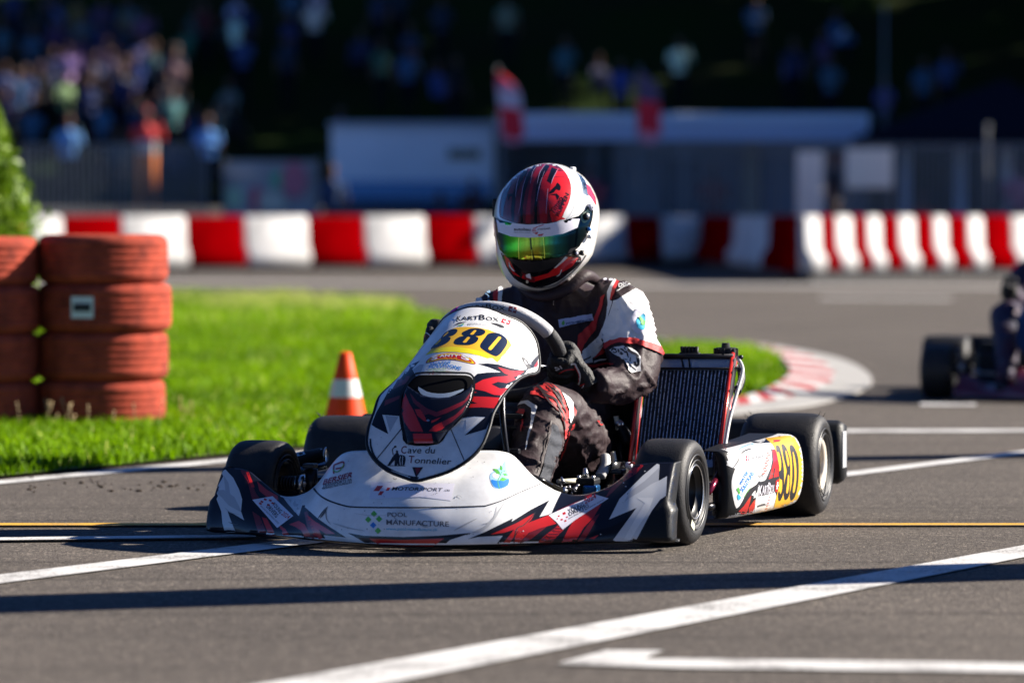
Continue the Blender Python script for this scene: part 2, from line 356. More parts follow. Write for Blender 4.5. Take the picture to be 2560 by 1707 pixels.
# grass island
GP = [gnd(*p) for p in [(-900, 1290), (-100, 1208), (576, 1141), (1853, 1006), (1930, 978), (1971, 941), (1945, 905), (1877, 880), (1760, 868), (1645, 866), (1300, 815), (1045, 784), (1010, 752), (430, 733), (-900, 730)]]
GRASS = mat('grass_ground', (.08, .15, .003), .9, var=.5, vscale=3, var2=(.10, .10, .02), bump=.6, bscale=60)
b = MB(); me_pts, me_f = cdt([(p.x, p.y) for p in GP], .6)
b.add([Vector((x, y, .012)) for x, y in me_pts], me_f, GRASS); o = b.build('grass_ground', fixn=True); tag(o, kind='structure')
if o.data.polygons[0].normal.z < 0: o.data.flip_normals()
def grass_blades():
    m = bpy.data.materials.new('grass_blade'); m.use_nodes = True; n = m.node_tree.nodes; l = m.node_tree.links; b_ = n['Principled BSDF']
    at_ = n.new('ShaderNodeAttribute'); at_.attribute_name = 'tone'; cr = n.new('ShaderNodeValToRGB'); e = cr.color_ramp.elements
    e[0].color = (.06, .13, .001, 1); e[1].color = (.62, .64, .16, 1); e[1].position = 1
    x = e.new(.5); x.color = (.17, .33, .001, 1); x = e.new(.85); x.color = (.30, .48, .006, 1); x = e.new(.96); x.color = (.36, .40, .10, 1)
    l.new(at_.outputs['Fac'], cr.inputs[0]); l.new(cr.outputs[0], b_.inputs['Base Color']); b_.inputs['Roughness'].default_value = .55; b_.inputs['Specular IOR Level'].default_value = .12
    tr = n.new('ShaderNodeBsdfTranslucent'); l.new(cr.outputs[0], tr.inputs[0]); mx = n.new('ShaderNodeMixShader'); mx.inputs[0].default_value = .45
    l.new(b_.outputs[0], mx.inputs[1]); l.new(tr.outputs[0], mx.inputs[2]); l.new(mx.outputs[0], n['Material Output'].inputs[0])
    poly = np.array([(p.x, p.y) for p in GP]); Q = np.roll(poly, -1, 0)
    def inside(x, y):
        c = np.zeros(len(x), bool)
        for (x0, y0), (x1, y1) in zip(poly, Q):
            c ^= ((y0 > y) != (y1 > y)) & (x < (x1-x0)*(y-y0)/((y1-y0) or 1e-9)+x0)
        return c
    X, Y, S = [], [], []
    for (d0, d1, N, s) in ((10.5, 15.5, 95000, 1.0), (15.5, 21, 85000, 1.0), (21, 30, 72000, 1.15), (30, 43.5, 48000, 1.5)):
        y = rng.uniform(d0, d1, N); x = rng.uniform(-.24, .175, N)*y; k = inside(x, y); X.append(x[k]); Y.append(y[k]); S.append(np.full(k.sum(), s))
    X, Y, S = map(np.concatenate, (X, Y, S)); N = len(X)
    big = np.array([noise.noise(Vector((x*1.1, y*.6, 0))) for x, y in zip(X, Y)])
    h = rng.uniform(.02, .06, N)*S*np.clip(1+.6*big, .4, 1.6); wd = rng.uniform(.003, .006, N)*S; a = rng.uniform(0, 2*np.pi, N); ln = rng.uniform(.1, .75, N)*h; la = rng.uniform(0, 2*np.pi, N)
    ca, sa = np.cos(a)*wd, np.sin(a)*wd; lx, ly = np.cos(la)*ln, np.sin(la)*ln; z0 = np.full(N, .01)
    V = np.stack([np.stack([X-ca, Y-sa, z0], 1), np.stack([X+ca, Y+sa, z0], 1), np.stack([X+ca*.8+lx*.35, Y+sa*.8+ly*.35, z0+h*.6], 1), np.stack([X-ca*.8+lx*.35, Y-sa*.8+ly*.35, z0+h*.6], 1), np.stack([X+lx, Y+ly, z0+h], 1)], 1).reshape(-1, 3)
    i = np.arange(N)*5
    me = bpy.data.meshes.new('grass'); me.vertices.add(N*5); me.vertices.foreach_set('co', V.ravel())
    idx = np.stack([i, i+1, i+2, i+3, i+3, i+2, i+4], 1).ravel(); me.loops.add(len(idx)); me.loops.foreach_set('vertex_index', idx)
    me.polygons.add(N*2); st = np.stack([np.arange(N)*7, np.arange(N)*7+4], 1).ravel(); me.polygons.foreach_set('loop_start', st)
    me.update(calc_edges=True)
    tone = np.clip(rng.beta(2.2, 2.8, N)*.85 + .42*big + .22*((Y > 30) & (rng.random(N) < .5)), 0, 1); tone[rng.random(N) < .02] = 1; dry = np.clip((Y-32)/5, 0, 1)*(rng.random(N) < .75)*np.clip(.5+.9*big, 0, 1); tone = np.where(dry > .35, .97, tone)
    at2 = me.attributes.new('tone', 'FLOAT', 'POINT'); at2.data.foreach_set('value', np.repeat(tone, 5).astype(np.float32))
    me.materials.append(m); o = bpy.data.objects.new('grass', me); col.objects.link(o); tag(o, 'bright green mown grass on the island beside the track', 'grass', kind='stuff')
grass_blades()
rr = random.Random(12); b = MB()
for k in range(40):
    p = gnd(rr.uniform(60, 520), rr.gauss(1218, 10)); r_ = rr.uniform(.002, .007)
    b.ball(p+Vector((0, 0, r_*.5)), (r_*rr.uniform(.8, 1.6), r_, r_*.7), mat('dirt_clod', (.045, .03, .018), .95, bump=.5, bscale=200), 4)
tag(b.build('dirt_crumbs'), 'small dark clods of earth scattered on the asphalt by the grass', 'dirt', kind='stuff')
rr = random.Random(13); b = MB(); dm = mat('dry_stalk', (.45, .32, .16), .8)
for k in range(46):
    p = gnd(rr.gauss(130, 45) if k < 30 else rr.uniform(-20, 560), rr.uniform(1052, 1085)); h_ = rr.uniform(.05, .13); l_ = Vector((rr.uniform(-.03, .03), rr.uniform(-.02, .02), 0))
    b.tube([p, p+l_*.5+Vector((0, 0, h_*.6)), p+l_+Vector((0, 0, h_))], [.0016, .0014, .003], dm, 5)
tag(b.build('dry_stalks'), 'dry tan weed stalks in the grass at the foot of the tyre stacks', 'weeds', kind='stuff')
# kerb round the tip of the island
def kerb():
    inn = [(1300, 1068), (1500, 1048), (1700, 1026), (1853, 1007), (1932, 978), (1975, 941), (1948, 903), (1877, 877), (1780, 864), (1645, 860), (1400, 832)]
    out = [(1300, 1086), (1500, 1070), (1700, 1050), (1870, 1032), (2060, 1008), (2180, 958), (2120, 905), (1985, 874), (1850, 857), (1645, 849), (1400, 822)]
    I = catmull([gnd(*p) for p in inn], 9); O = catmull([gnd(*p) for p in out], 9); n = len(I)
    b = MB()
    for i in range(n-1):
        m_ = RPAINT if (i//2) % 2 else WPAINT
        def q(t, z, k): p = I[k].lerp(O[k], t); return Vector((p.x, p.y, z))
        b.add([q(0, .03, i), q(0, .03, i+1), q(.55, .018, i+1), q(.55, .018, i)], [(0, 1, 2, 3)], m_)
        b.add([q(0, .0, i), q(0, .0, i+1), q(0, .03, i+1), q(0, .03, i)], [(0, 1, 2, 3)], WPAINT)
        b.add([q(.55, .018, i), q(.55, .018, i+1), q(1, .006, i+1), q(1, .006, i)], [(0, 1, 2, 3)], CONC)
        b.add([q(1, .006, i), q(1, .006, i+1), q(1, .0, i+1), q(1, .0, i)], [(0, 1, 2, 3)], CONC)
    o = b.build('kerb', fixn=True); tag(o, kind='structure')
    if sum(p.normal.z for p in o.data.polygons) < 0: o.data.flip_normals()
kerb()
# hill behind the paddock
def hillz(x, y): return max(0, (y-84))*.36 + (.35*noise.noise(Vector((x*.13, y*.13, 0))) if y > 86 else 0)
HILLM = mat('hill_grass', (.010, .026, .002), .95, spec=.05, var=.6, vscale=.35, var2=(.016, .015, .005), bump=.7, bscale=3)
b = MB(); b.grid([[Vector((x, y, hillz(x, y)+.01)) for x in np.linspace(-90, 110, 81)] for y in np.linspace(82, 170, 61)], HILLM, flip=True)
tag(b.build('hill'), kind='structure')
b = MB(); b.grid([[Vector((x, y, z)) for x in (-40, -12, -2.6, -1.6)] for y, z in ((67.9, .0), (69.5, .6), (73, .98), (75, 1.0), (84, 1.0), (86, .9))], mat('bank_gravel', (.085, .08, .075), .95, spec=.1, var=.4, vscale=1.5), flip=True); tag(b.build('bank'), kind='structure')
# ---------------------------------------------------------------- unseen leaning masts added to cast the long shadow stripes
def mast(pr, pl, xb, hh, wid, label):      # a leaning square mast whose shadow runs along the line pl - pr
    a, c = gnd(*pl), gnd(*pr); u = (c-a).normalized(); B = a+u*((xb-a.x)/u.x); sh = Vector((sdir.x, sdir.y, 0))*(hh/sdir.z); tip = a-u*1.2; T = tip+sh; T.z = hh
    k = (B.x-tip.x)/sh.x
    t = tag(empty('shadow_mast', B), label, 'mast', 'unseen masts added to cast the shadow stripes'); gm = mat('galvanised', (.35, .36, .37), .5, .7); d = (T-B)
    rm = d.to_track_quat('Z', 'Y').to_matrix(); b = MB(); b.box((0, 0, .03), (wid*1.6, wid*1.6, .06), gm); b.build('base_plate', t); b = MB(); b.box(d/2, (wid, wid, d.length), gm, rm, bev=.01); b.build('pole', t); b = MB(); b.box(d+Vector((0, 0, .1)), (wid*1.2, .3, .16), gm, bev=.02); b.build('mast_head', t)
mast((2560, 1428), (0, 1510), 3.6, 3.3, .28, 'thick unseen mast added to cast the shadow stripe on the near asphalt'); mast((2300, 1143), (470, 1174), 4.4, 3.6, .24, 'slimmer unseen mast added to cast the shadow stripe behind the kart')
# ---------------------------------------------------------------- tyre stacks
def tyre_prof(W, Rr, rb, n=7):
    h = W/2; return [(-h*.62, rb), (-h*.86, rb+.02*Rr/.3), (-h*1.0, (rb+Rr)*.5), (-h*.98, Rr*.88), (-h*.86, Rr*.965), (-h*.62, Rr*.992), (0, Rr), (h*.62, Rr*.992), (h*.86, Rr*.965), (h*.98, Rr*.88), (h*1.0, (rb+Rr)*.5), (h*.86, rb+.02*Rr/.3), (h*.62, rb)]
ORANGE = mat('painted_tyre_orange', (.44, .072, .040), .9, spec=.15, var=.45, vscale=13, var2=(.17, .032, .022), bump=.35, bscale=25)
def stack(px, base, d, Rr, labels, extra=None, dz=.19, lean=None):
    p0 = at(px, 545, d); z = .0
    for i, lb in enumerate(labels):
        off = lean[i] if lean else (0, 0)
        t = tag(empty('painted_tyre', (p0.x+off[0], p0.y+off[1], z), rz=i*1.3), lb, 'tyre', 'orange painted tyres stacked beside the track')
        b = MB(); M = Matrix.Translation((0, 0, dz/2)); prof = tyre_prof(dz*1.02, Rr*(1+.012*((i*7) % 3-1)), Rr*.55)
        h_ = dz*1.02/2; R1 = prof[6][1]; pr = prof[:4]+[(-h_*.86, R1*.965), (-h_*.66, R1*.99)]
        for gx in (-.42, -.14, .14, .42): pr += [(h_*(gx-.035), R1*.998), (h_*(gx-.022), R1*.990), (h_*(gx+.022), R1*.990), (h_*(gx+.035), R1*.998)]
        pr += [(h_*.66, R1*.99), (h_*.86, R1*.965)]+prof[-4:]
        b.lathe(pr, ORANGE, M, 64, 'Z', close=True)
        b.build('tyre_body', t, fixn=True)
        if extra and extra[0] == i:
            s_ = MB(); a = R(extra[1]); c = Vector((math.cos(a)*Rr*1.004, math.sin(a)*Rr*1.004, dz*.52)); rm = Matrix.Rotation(a, 3, 'Z')
            s_.box(c, (.004, .088, .082), mat('sticker_white', (.7, .72, .75), .4), rm); s_.box(c+rm@Vector((.003, 0, 0)), (.003, .068, .03), mat('black_print', (.01, .01, .012), .5), rm)
            so = s_.build('sticker', t); so.rotation_euler = (0, 0, -i*1.3)
        z += dz
stack(258, 1050, 15.6, .252, ['bottom orange tyre of the right stack, sunk in grass', 'second orange tyre from the bottom of the right stack', 'orange tyre with a small white sticker in the right stack', 'topmost orange tyre of the right stack'], extra=(2, -104), dz=.184, lean=[(-.012, 0), (-.004, .005), (.006, 0), (.0, -.006)])
stack(-68, 1050, 15.5, .252, ['bottom orange tyre of the shaded left stack', 'second orange tyre from the bottom of the shaded left stack', 'third orange tyre from the bottom of the shaded left stack', 'topmost orange tyre of the shaded left stack'], dz=.182)
# ---------------------------------------------------------------- cone
def cone():
    p = at(863, 545, 15.2); t = tag(empty('traffic_cone', (p.x, p.y, .012)), 'small orange traffic cone with a white band on the grass', 'traffic cone')
    O_ = mat('cone_orange', (.90, .065, .006), .5, spec=.2, var=.15, vscale=12); W_ = mat('cone_white', (.75, .74, .7), .35)
    b = MB(); b.box((0, 0, .012), (.22, .22, .024), O_, bev=.008); b.lathe([(.024, .092), (.03, .085)], O_, seg=32, axis='Z'); b.build('base', t)
    b = MB(); f = lambda z: .082-(.082-.021)*(z-.03)/.26
    b.lathe([(.03, f(.03)), (.122, f(.122)), (.188, f(.188)), (.285, f(.285)), (.29, .014), (.283, .010), (.2, .02)], O_, seg=40, axis='Z'); b.build('cone_body', t)
    b = MB(); b.lathe([(.122, f(.122)+.0015), (.188, f(.188)+.0015)], W_, seg=40, axis='Z'); b.build('reflective_band', t)
cone()
# ---------------------------------------------------------------- foliage
def leaf_mat(name, c, c2):
    m = bpy.data.materials.new(name); m.use_nodes = True; n = m.node_tree.nodes; l = m.node_tree.links; b_ = n['Principled BSDF']
    g_ = n.new('ShaderNodeNewGeometry'); ri = n.new('ShaderNodeValToRGB'); ri.color_ramp.elements[0].color = (*c, 1); ri.color_ramp.elements[1].color = (*c2, 1)
    l.new(g_.outputs['Random Per Island'], ri.inputs[0]); l.new(ri.outputs[0], b_.inputs['Base Color']); b_.inputs['Roughness'].default_value = .55
    tr = n.new('ShaderNodeBsdfTranslucent'); l.new(ri.outputs[0], tr.inputs[0]); mx = n.new('ShaderNodeMixShader'); mx.inputs[0].default_value = .3
    l.new(b_.outputs[0], mx.inputs[1]); l.new(tr.outputs[0], mx.inputs[2]); l.new(mx.outputs[0], n['Material Output'].inputs[0]); return m
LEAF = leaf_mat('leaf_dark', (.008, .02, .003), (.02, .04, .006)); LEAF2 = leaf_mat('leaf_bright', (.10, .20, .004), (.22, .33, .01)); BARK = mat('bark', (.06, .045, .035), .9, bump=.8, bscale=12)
def leaves(C, s, m, name):
    N = len(C); a = rng.normal(size=(N, 3)); a /= np.linalg.norm(a, axis=1)[:, None]; b_ = np.cross(a, rng.normal(size=(N, 3))); b_ /= np.linalg.norm(b_, axis=1)[:, None]
    sz = s*rng.uniform(.6, 1.3, (N, 1)); V = np.stack([C-a*sz, C+b_*sz*.5, C+a*sz, C-b_*sz*.5], 1).reshape(-1, 3)
    me = bpy.data.meshes.new(name); me.vertices.add(N*4); me.vertices.foreach_set('co', V.ravel()); me.loops.add(N*4); me.loops.foreach_set('vertex_index', np.arange(N*4))
    me.polygons.add(N); me.polygons.foreach_set('loop_start', np.arange(N)*4); me.update(calc_edges=True); me.materials.append(m); return me
def tree_proto(seed, H_, W_, low):
    r_ = np.random.default_rng(seed); t = MB(); rr = random.Random(seed); top = Vector((rr.uniform(-.6, .6), rr.uniform(-.6, .6), H_*.8))
    t.tube(catmull([(0, 0, -.6), (.1, .1, H_*.25), top*.6, top], 5), [.34, .3, .28, .26, .25, .23, .2, .18, .16, .14, .12, .1, .08, .07, .05, .04][:16], BARK, 10)
    cs = []
    for k in range(17):
        a = rr.uniform(0, 6.28); z = rr.uniform(low, H_*.95); rad = W_*math.sin(math.pi*min(1, (z-low*.6)/(H_-low*.6)))*rr.uniform(.35, .85); c = Vector((math.cos(a)*rad, math.sin(a)*rad, z)); cs.append(c)
        s0 = Vector((0, 0, z*.72)); t.tube([s0, s0.lerp(c, .5)+Vector((0, 0, .3)), c], [.11, .07, .03], BARK, 6)
    C = []
    for c in cs:
        n_ = 330; p = r_.normal(size=(n_, 3)); p /= np.linalg.norm(p, axis=1)[:, None]; p *= (r_.uniform(.25, 1, (n_, 1))**.4)*r_.uniform(1.4, 2.3)*np.array([1.1, 1.1, .8]); C.append(np.array(c)+p)
    return t.mesh('trunk'), leaves(np.concatenate(C), .42, LEAF, 'crown')
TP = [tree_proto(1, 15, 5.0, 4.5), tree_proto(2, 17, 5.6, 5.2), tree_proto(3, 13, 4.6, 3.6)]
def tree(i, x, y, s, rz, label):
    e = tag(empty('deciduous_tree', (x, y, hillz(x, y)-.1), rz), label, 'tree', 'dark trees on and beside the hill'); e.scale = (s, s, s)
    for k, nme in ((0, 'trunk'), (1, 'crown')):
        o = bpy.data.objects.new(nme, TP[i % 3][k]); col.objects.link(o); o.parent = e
spots = [(-13, 118), (-7, 122), (-1.5, 117), (4, 121), (9.5, 116), (14, 120), (15.5, 108), (22, 104), (29, 101), (19.5, 89), (17.5, 104), (23, 114), (25, 95), (30, 88), (34, 94), (18, 73.5), (25, 85), (34, 87), (29, 77), (38, 99), (40, 92), (-19, 116), (13.8, 91.5)]  # right-hand trees stand out of view, spaced for the shade they throw
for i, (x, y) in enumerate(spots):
    where = 'along the top of the spectator slope' if y > 112 else 'out of view, placed to shade the paddock from the right'
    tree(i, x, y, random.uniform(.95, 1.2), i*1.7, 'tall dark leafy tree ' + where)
def bush():
    p = at(-48, 545, 20.5); t = tag(empty('conifer_shrub', (p.x, p.y, 0)), 'bright green cone shaped conifer behind the left tyre stack', 'shrub')
    tr = MB(); tr.tube([(0, 0, 0), (0, 0, .6), (0, 0, 1.15)], [.04, .03, .01], BARK, 8); tr.build('trunk', t)
    N = 9000; z = rng.uniform(.12, 1.42, N); rmax = .27*np.clip((1.5-z)/.72, 0, 1)**.8; a = rng.uniform(0, 6.283, N); r_ = rmax*np.sqrt(rng.uniform(.25, 1, N))*(1+.10*np.sin(a*5+z*9)+.12*np.sin(a*11-z*23)+.10*rng.normal(size=N))
    o = bpy.data.objects.new('crown', leaves(np.stack([r_*np.cos(a), r_*np.sin(a), z], 1), .028, LEAF2, 'crown')); col.objects.link(o); o.parent = t
bush()
p = at(-42, 545, 24); t = tag(empty('notice_board', (p.x, p.y, 0)), 'white board on a post cut by the left edge of the photo', 'board')
b = MB(); b.box((0, 0, 1.27), (.23, .02, .26), mat('board_white', (.8, .79, .76), .5), bev=.006); b.build('board', t); b = MB(); b.tube([(-.08, .03, 0), (-.08, .03, 1.4)], .02, mat('galvanised', (.4, .4, .4))); b.build('post', t)
# ---------------------------------------------------------------- barrier of red and white plastic blocks
BW = mat('barrier_white', (.60, .59, .57), .6, spec=.2, var=.45, vscale=2.2); BR = mat('barrier_red', (.20, .0, .001), 1.0, spec=.0, var=.3, vscale=3); BK = mat('black_rubber', (.012, .012, .013), .7)
def block(a, b_, m, label, group, hgt=.8, foot=.1, rot=0):
    d = b_-a; Lh = math.hypot(d.x, d.y); mid = (a+b_)/2; th = math.atan2(d.y, d.x)+rot; Lh = Lh/max(.45, math.cos(rot))
    t = tag(empty('barrier_block', (mid.x, mid.y, 0), th), label, 'barrier', group)
    prof = [(-.20, foot), (-.20, foot+.16), (-.11, .42), (-.09, hgt-.03), (-.06, hgt), (.06, hgt), (.09, hgt-.03), (.11, .42), (.2, foot+.16), (.2, foot)]
    x1 = Lh/2-.012; rings = [[Vector((x, y*k, foot+(z-foot)*(.985 if k < 1 else 1))) for y, z in prof] for x, k in ((-x1, .9), (-x1+.03, 1), (x1-.03, 1), (x1, .9))]
    q = MB(); q.loft(rings, m); q.build('block_body', t, fixn=True)
    q = MB(); q.box((0, 0, foot/2), (x1*2*.96, .36, foot-.006), BK); q.build('rubber_foot', t)
ed = [(-700,0),(-545,1),(-390,0),(-235,1),(-80,0),(65,1),(148,0),(295,1),(457,0),(602,1),(762,0),(902,1),(1055,0),(1178,1),(1305,0),(1425,1),(1555,0),(1650,1),(1765,0),(1850,1),(1940,0),(1997,1),(2038,0),(2073,1),(2118,0),(2152,1),(2190,0),(2231,1),(2275,0),(2318,1),(2356,0),(2404,1),(2445,0),(2514,1),(2610,0)]
ordn = ['first', 'second', 'third', 'fourth', 'fifth', 'sixth', 'seventh', 'eighth', 'ninth', 'tenth', 'eleventh', 'twelfth', 'thirteenth', 'fourteenth', 'fifteenth', 'sixteenth']
cnt = {0: 0, 1: 0}
def bdepth(px): return interp(px, [-700, -80, 1178, 1555, 1765, 1997, 2610], [54.3, 57, 62.5, 64.5, 64.8, 50.5, 51])
def bdepth2(px): return interp(px, [1997, 2610], [50.5, 54.5])
for i in range(len(ed)-1):
    px0, c = ed[i]; px1 = ed[i+1][0]
    bd = bdepth if px0 < 1997 else bdepth2; A, B = at(px0, 545, bd(px0)), at(px1, 545, bd(px1)); A.z = B.z = 0; rot = 0
    block(A, B, BW if c else BR, ('%s %s barrier block from the left in the far row' % (ordn[cnt[c]], 'white' if c else 'red')) if px0 >= 65 else '%s barrier block of the far row beyond the left edge of the photo' % ('white' if c else 'red'), 'red and white barrier blocks', hgt=.83, foot=.10 if px0 < 1500 else .14, rot=rot); cnt[c] += px0 >= 65
# ---------------------------------------------------------------- people of the background
SKIN = mat('skin', (.13, .07, .05), .8, spec=.1); HAIR = mat('hair', (.03, .02, .015), .7); TROU = mat('dark_trousers', (.006, .007, .012), .9, spec=.1)
def topm():
    m = bpy.data.materials.new('shirt_cloth'); m.use_nodes = True; n = m.node_tree.nodes; oi = n.new('ShaderNodeObjectInfo'); m.node_tree.links.new(oi.outputs['Color'], n['Principled BSDF'].inputs['Base Color']); n['Principled BSDF'].inputs['Roughness'].default_value = .85; return m
TOP = topm()
def figure(pose, seed):
    r_ = random.Random(seed); b = MB(); m = TOP
    hz = .92; sit = pose == 'sit'
    if sit: hz = .42
    for s_ in (-1, 1):
        hip = Vector((s_*.09, 0, hz))
        if sit: b.tube([hip, hip+Vector((s_*.04, -.42, .12)), hip+Vector((s_*.05, -.46, -.36)), hip+Vector((s_*.05, -.60, -.40))], [.085, .07, .05, .04], m, 8)
        else: b.tube([hip, hip+Vector((s_*.02, -.02, -.44)), hip+Vector((s_*.04, .02, -.86)), hip+Vector((s_*.05, -.14, -.90))], [.088, .062, .045, .035], m, 8)
        sh = Vector((s_*.19, 0, hz+.50))
        if pose == 'arms' and s_ == 1: e, h = sh+Vector((.10, -.08, -.22)), sh+Vector((.0, -.20, .08))
        elif pose == 'fold': e, h = sh+Vector((s_*.06, -.02, -.27)), sh+Vector((-s_*.14, -.2, -.22))
        elif sit: e, h = sh+Vector((s_*.05, -.1, -.26)), sh+Vector((-s_*.06, -.34, -.3))
        else: e, h = sh+Vector((s_*.06, .03, -.28)), sh+Vector((s_*.08, -.05, -.54))
        b.tube([sh, e, h], [.055, .044, .034], m, 8); b.ball(h+(h-e).normalized()*.05, (.035, .045, .055), m, 6)
    tr = [(0, .17, .11), (.14, .145, .10), (.32, .175, .12), (.46, .205, .11), (.53, .16, .085), (.57, .06, .06), (.64, .05, .055)]
    b.loft([[Vector((hw*math.cos(a), hd*math.sin(a), hz-.04+z)) for a in [2*math.pi*k/16 for k in range(16)]] for z, hw, hd in tr], m)
    b.ball((0, -.01, hz+.73), (.078, .098, .115), m, 8)
    V, N, Fs = remesh(b, .022, 2); me = bpy.data.meshes.new('person'); me.from_pydata([tuple(v) for v in V], [], Fs)
    for q in (TOP, TROU, SKIN, HAIR): me.materials.append(q)
    for p in me.polygons:
        c = sum((V[i] for i in p.vertices), Vector())/len(p.vertices); z = c.z-hz; k = 0
        if z < .02 and abs(c.x) < .2 + (9 if z < -.3 else 0): k = 1
        if z > .56: k = 2
        if z > .56 and (z > .79 or (c.y > .0 and z > .66)): k = 3
        if abs(c.x) > .2 and z < .28 and z > -.3 and not sit: k = 2
        p.material_index = k; p.use_smooth = True
    return me
PP = [figure('stand', 1), figure('arms', 2), figure('fold', 3), figure('sit', 4)]
def solve_hill(px, py, up):
    d = 86.
    while d < 130:
        p = at(px, py, d)
        if p.z-up <= hillz(p.x, p.y): break
        d += .25
    return p
def person(x, y, z, k, c, rz, label, s=1, group='spectators standing about behind the barrier'):
    o = bpy.data.objects.new('person', PP[k]); col.objects.link(o); o.location = (x, y, z); o.rotation_euler = (0, 0, rz); o.scale = (s, s, s); o.color = (*c, 1)
    return tag(o, label, 'person', group)
zA = Z(0, 0, .3656); zB = Z(800, 0, .3656); zC = Z(1600, 0, .408)
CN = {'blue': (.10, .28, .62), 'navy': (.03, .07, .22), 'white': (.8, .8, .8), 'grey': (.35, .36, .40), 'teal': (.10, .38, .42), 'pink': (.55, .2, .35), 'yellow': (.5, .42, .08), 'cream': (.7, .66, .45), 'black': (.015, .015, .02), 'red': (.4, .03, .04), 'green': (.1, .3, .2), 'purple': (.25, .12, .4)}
crowd = [(zA(380,150),'blue'),(zA(520,130),'yellow'),(zA(560,260),'grey'),(zA(640,350),'pink'),(zA(880,150),'teal'),(zA(980,230),'pink'),(zA(970,410),'white'),(zA(1340,50),'teal'),(zA(1620,120),'white'),(zA(1610,250),'white'),(zA(1660,390),'blue'),(zA(1570,560),'cream'),(zA(2160,40),'white'),(zA(2150,150),'white'),(zA(1980,270),'navy'),(zA(190,540),'white'),(zA(170,640),'blue'),(zA(460,470),'white'),(zA(440,690),'cream'),(zA(550,690),'navy'),(zA(820,610),'grey'),(zA(720,430),'grey'),(zA(220,880),'blue'),(zA(820,910),'teal'),(zA(1170,800),'teal'),(zA(2330,930),'blue'),(zA(1400,180),'red'),(zA(1270,190),'teal'),(zA(20,300),'teal'),(zA(30,600),'blue'),(zA(540,400),'purple'),(zA(1200,950),'navy'),
 (zB(420,440),'green'),(zB(600,500),'blue'),(zB(620,340),'navy'),(zB(800,450),'blue'),(zB(400,80),'navy'),(zB(540,50),'navy'),(zB(830,140),'navy'),(zB(280,220),'navy'),(zB(1280,130),'cream'),(zB(1680,430),'teal'),(zB(2060,580),'blue'),(zB(1900,400),'navy'),(zB(930,560),'black'),
 (zC(240,380),'white'),(zC(710,140),'blue'),(zC(960,280),'blue'),(zC(940,400),'navy'),(zC(1130,340),'purple'),(zC(1170,500),'teal'),(zC(1200,90),'blue'),(zC(1740,520),'teal'),(zC(1880,470),'blue'),(zC(1500,640),'purple')]
for k in range(22):
    crowd.append(([(random.uniform(-10, 760), random.uniform(-10, 330))], random.choice(['blue', 'navy', 'blue', 'navy', 'teal', 'navy'])))
for k in range(30):
    crowd.append(([(random.uniform(0, 640), random.uniform(20, 330))], random.choice(['black', 'navy', 'black', 'grey', 'navy', 'purple', 'black'])))
nm = {'black': 'black', 'navy': 'navy blue'}
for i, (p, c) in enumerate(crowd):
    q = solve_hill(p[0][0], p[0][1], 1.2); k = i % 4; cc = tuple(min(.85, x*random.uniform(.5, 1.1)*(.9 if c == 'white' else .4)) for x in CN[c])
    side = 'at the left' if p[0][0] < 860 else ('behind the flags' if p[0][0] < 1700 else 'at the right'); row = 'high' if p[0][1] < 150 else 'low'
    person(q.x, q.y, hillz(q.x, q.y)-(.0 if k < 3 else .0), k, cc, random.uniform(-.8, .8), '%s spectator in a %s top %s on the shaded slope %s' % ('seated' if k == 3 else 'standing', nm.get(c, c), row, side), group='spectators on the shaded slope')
def stand(px, d, k, c, label, rz=0, s=1):
    p = at(px, 545, d); return person(p.x, p.y, 1.0 if d == 77 else 0, k, c, rz, label, s)
stand(172, 77, 0, (.12, .30, .6), 'standing person in a light blue top behind the fence at the far left')
stand(520, 77, 2, (.12, .32, .65), 'person in a blue top with folded arms beside the fence post')
stand(830, 72, 0, (.02, .05, .12), 'person in dark navy standing in front of the white trailer end')
stand(2085, 66, 0, (.006, .007, .012), 'person all in black standing before the pale boards', 1.4, 1.08)
stand(1780, 71, 2, (.16, .03, .02), 'person in a dark red top under the long awning')
stand(1100, 71, 3, (.01, .01, .015), 'seated person in black low in front of the white trailer', .5)
stand(1180, 71, 1, (.06, .02, .02), 'person in dark maroon raising one hand by the trailer', 0, .85)
stand(1470, 72, 0, (.35, .05, .08), 'person in a red top just behind the racer helmet')
stand(2305, 69, 3, (.45, .09, .03), 'seated person in a rusty orange top under the black canopy')
stand(2545, 68, 0, (.6, .25, .35), 'person in a pink top cut by the right edge')
# marshal
p = at(367, 545, 76); t = tag(empty('person', (p.x, p.y, 1.0), .2), 'track marshal in red and orange overalls with a white belt bag', 'person', 'spectators standing about behind the barrier')
OR = mat('marshal_orange', (.95, .25, .02), .6); RD = mat('marshal_red', (.6, .03, .03), .7)
me = PP[1].copy()
for i_, q in enumerate((RD, OR, SKIN, mat('cap_red', (.45, .03, .05), .7))): me.materials[i_] = q
o = bpy.data.objects.new('body', me); col.objects.link(o); o.parent = t; o.scale = (1.05,)*3
b = MB(); b.loft([[Vector((.185*math.cos(a), .14*math.sin(a), z)) for a in [2*math.pi*k/20 for k in range(20)]] for z in (1.0, 1.22)], mat('cone_white', (.75, .74, .7))); b.build('vest_band', t)
